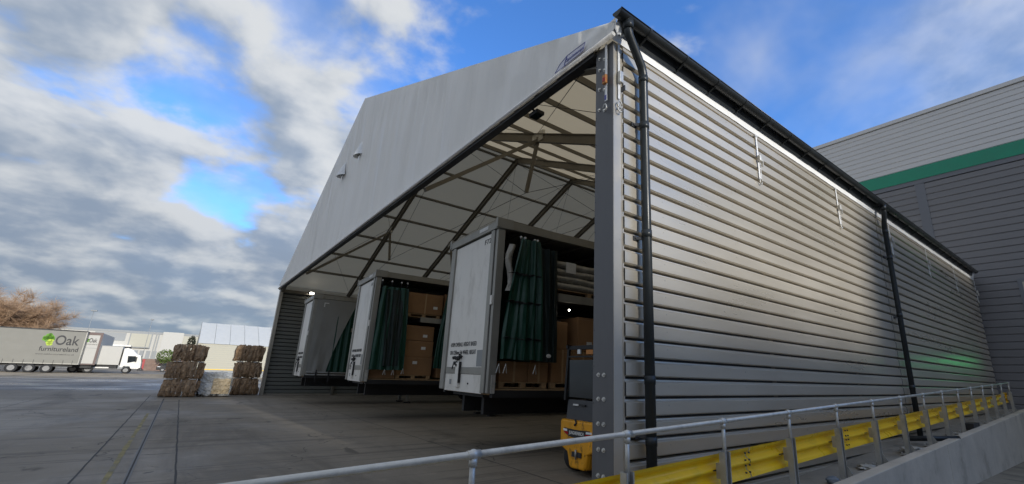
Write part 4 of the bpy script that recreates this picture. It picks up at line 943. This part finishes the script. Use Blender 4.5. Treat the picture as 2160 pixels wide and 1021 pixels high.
# distant sheds
fs_ = thing('distant_shed', 'long cream and white distribution shed beyond the parked lorries', 'building', (-60, 128, 0))
G().box(0, 58.6, 0, 30, 0, 7.3).build('wall', FARW, fs_); G().box(-.1, 58.7, -.1, 30, 7.3, 7.75).build('roof_edge', FARG, fs_); G().box(0, 58.6, -.06, .0, 0, 1.2).build('base_wall', FARG, fs_)
G().box(41.5, 46.2, -.10, -.01, 5.6, 7.2).build('shutter', FARG, fs_)
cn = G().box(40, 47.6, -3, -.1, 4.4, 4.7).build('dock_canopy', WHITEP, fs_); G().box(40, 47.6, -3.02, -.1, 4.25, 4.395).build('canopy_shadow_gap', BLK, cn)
G().box(47.0, 50.2, -.5, -.02, 4.5, 7.2).build('wall_panel', CREAM, fs_); G().box(46.8, 50.4, -.45, -.01, 4.3, 7.29).build('panel_frame', FARG, fs_)
G().box(51.3, 51.5, -.25, -.02, 1.2, 7.3).build('downpipe', FARG, fs_); G().box(50.9, 51.1, -.25, -.02, 1.2, 7.3).build('downpipe', FARG, fs_)
G().box(52.0, 55.5, -.3, -.02, 2.6, 7.9).build('wall_panel', FARW, fs_); G().box(55.6, 58.5, -.2, -.02, 3.0, 7.2).build('wall_panel', CREAM, fs_)
G().box(54.4, 58, -2.5, -.25, 3.0, 3.35).build('door_canopy', FARG, fs_)
for i in range(5): G().box(47+i*1.0, 47.7+i*1.0, -.08, -.02, 1.4, 3.8).build('dock_door', FARG, fs_)
# boundary wall, car, bush, bollard
lw = thing('boundary_wall', 'low brown brick wall beyond the yard below the distant shed', 'wall', (-9.4, 112, 0))
for r in range(8): G().box(0, 6.4, -.15+.004*(r % 2), .15, r*.26, r*.26+.25).build('brick_course', BRICKM, lw)
G().box(-.03, 6.43, -.18, .18, 2.09, 2.2).build('coping', FARG, lw)
rb = thing('red_barrier', 'red plastic barrier panel by the front of the white truck', 'barrier', (-9.6, 108, 0))
G().box(0, .75, 0, .1, .25, 2.0).build('panel', REDP, rb, .03); G().box(-.05, .8, -.2, .3, 0, .24).build('foot', BLK, rb)
cr = thing('parked_car', 'dark parked car by the boundary wall, mostly hidden by the bales', 'car', (-6.9, 101, 0))
G().profy([(0, .3), (0, .85), (.4, 1.0), (1.0, 1.45), (2.5, 1.48), (3.3, 1.02), (4.2, .9), (4.3, .35)], 0, 1.75).build('body', BLK, cr, .06); G().profy([(.62, 1.04), (1.08, 1.38), (2.42, 1.40), (3.05, 1.04)], -.012, -.002).build('side_window', GLASS, cr)
wheel(cr, .85, -.02, .32, .22); wheel(cr, 3.4, -.02, .32, .22); G().box(.1, .5, -.02, .0, .78, .86).build('headlight', LAMPW, cr)
def leaves(n, c, r, s, mt, seed):
    g = G(); rnd = random.Random(seed)
    for _ in range(n):
        d = Vector((rnd.gauss(0, 1), rnd.gauss(0, 1), rnd.gauss(0, 1))).normalized()*rnd.uniform(.35, 1)**.5
        p = Vector((c[0]+d.x*r[0], c[1]+d.y*r[1], c[2]+d.z*r[2])); a = Vector((rnd.gauss(0, 1), rnd.gauss(0, 1), rnd.gauss(0, 1))).normalized()*s; b = a.cross(Vector((rnd.gauss(0, 1), rnd.gauss(0, 1), rnd.gauss(0, 1)))).normalized()*s*.6
        g.add([p-a, p+b, p+a, p-b], [(0, 1, 2, 3)])
    return g
bs = thing('bush', 'small bright green bush above the parked car', 'bush', (-6.2, 110, 0))
leaves(900, (0, 0, 2.6), (1.5, 1.2, 1.35), .13, LEAF, 4).build('crown', LEAF, bs, fix=False); G().tube([(0, 0, 0), (.1, 0, 1.8)], [.1, .06], 8).build('trunk', BARK, bs)
bs2 = thing('bush', 'small dark bush on the near side of the white tent', 'bush', (-3.3, 69.2, 0))
leaves(500, (0, 0, 4.1), (.42, .4, .75), .10, LEAF, 5).build('crown', mat('dark_leaves', (.03, .035, .02), .8, var=.3), bs2, fix=False); G().tube([(0, 0, 0), (0, 0, 3.9)], [.07, .04], 8).build('trunk', BARK, bs2)
# lamp columns
def lampcol(loc, h, label, arm):
    t = thing('lamp_column', label, 'street lamp', loc); G().tube([(0, 0, 0), (0, 0, h)], [.045, .03], 8).build('column', FARG, t)
    G().box(-arm, arm, -.25, .25, h-.08, h+.10).build('lamp_head', FARG, t, .03)
lampcol((-9.0, 100, 0), 8.5, 'lamp column standing in front of the distant shed', .22); lampcol((-16.5, 102, 0), 9.35, 'lamp column rising behind the white truck', .38)
# bare willow
def tree(loc, label, seed, h, rad_, n1, n2):
    t = thing('willow_tree', label, 'tree', loc); rnd = random.Random(seed)
    tr = G(); tr.tube([(0, 0, 0), (.1, 0, h*.2), (.0, .1, h*.35)], [.35, .28, .2], 10); tw = G(); tips = []
    for i in range(n1):
        a = rnd.uniform(0, 6.28); e = rnd.uniform(.45, 1.35); l = h*rnd.uniform(.3, .62); b = Vector((0, 0, h*rnd.uniform(.15, .35)))
        d = Vector((math.cos(a)*math.cos(e), math.sin(a)*math.cos(e), math.sin(e))); m_ = b+d*l*.5+Vector((0, 0, .3)); e_ = b+d*l*Vector((1, 1, 1)).length/1.732+Vector((d.x, d.y, 0))*rad_*.25
        tr.tube([b, m_, e_], [.11, .07, .03], 6); tips += [m_.lerp(e_, k/4) for k in range(5)]
    for i in range(n2):
        p = rnd.choice(tips); d = Vector((rnd.gauss(0, .8), rnd.gauss(0, .8), rnd.gauss(.55, .6))).normalized(); l = rnd.uniform(.7, 1.9)
        q = p+d*l; r_ = p+d*l*.55+Vector((rnd.gauss(0, .12), rnd.gauss(0, .12), .08)); w = Vector((rnd.gauss(0, 1), rnd.gauss(0, 1), rnd.gauss(0, 1))).cross(d).normalized()*.013
        tw.add([p-w, p+w, r_+w*.8, r_-w*.8, q], [(0, 1, 2, 3), (3, 2, 4)])
        for _ in range(2):
            s_ = p.lerp(q, rnd.uniform(.2, .9)); e2 = s_+(d+Vector((rnd.gauss(0, .6), rnd.gauss(0, .6), rnd.gauss(0, .5)))).normalized()*rnd.uniform(.4, 1.0); tw.add([s_-w*.7, s_+w*.7, e2], [(0, 1, 2)])
    tr.build('trunk', BARK, t); tw.build('crown', TWIG, t, fix=False)
tree((-24.8, 95, 0), 'bare orange brown willow rising behind the lettered trailer', 2, 12.0, 6.5, 110, 30000)
tree((-33.5, 97, 0), 'second bare willow beyond the lettered trailer, farther from the lamp columns', 5, 9.0, 5, 50, 9000)
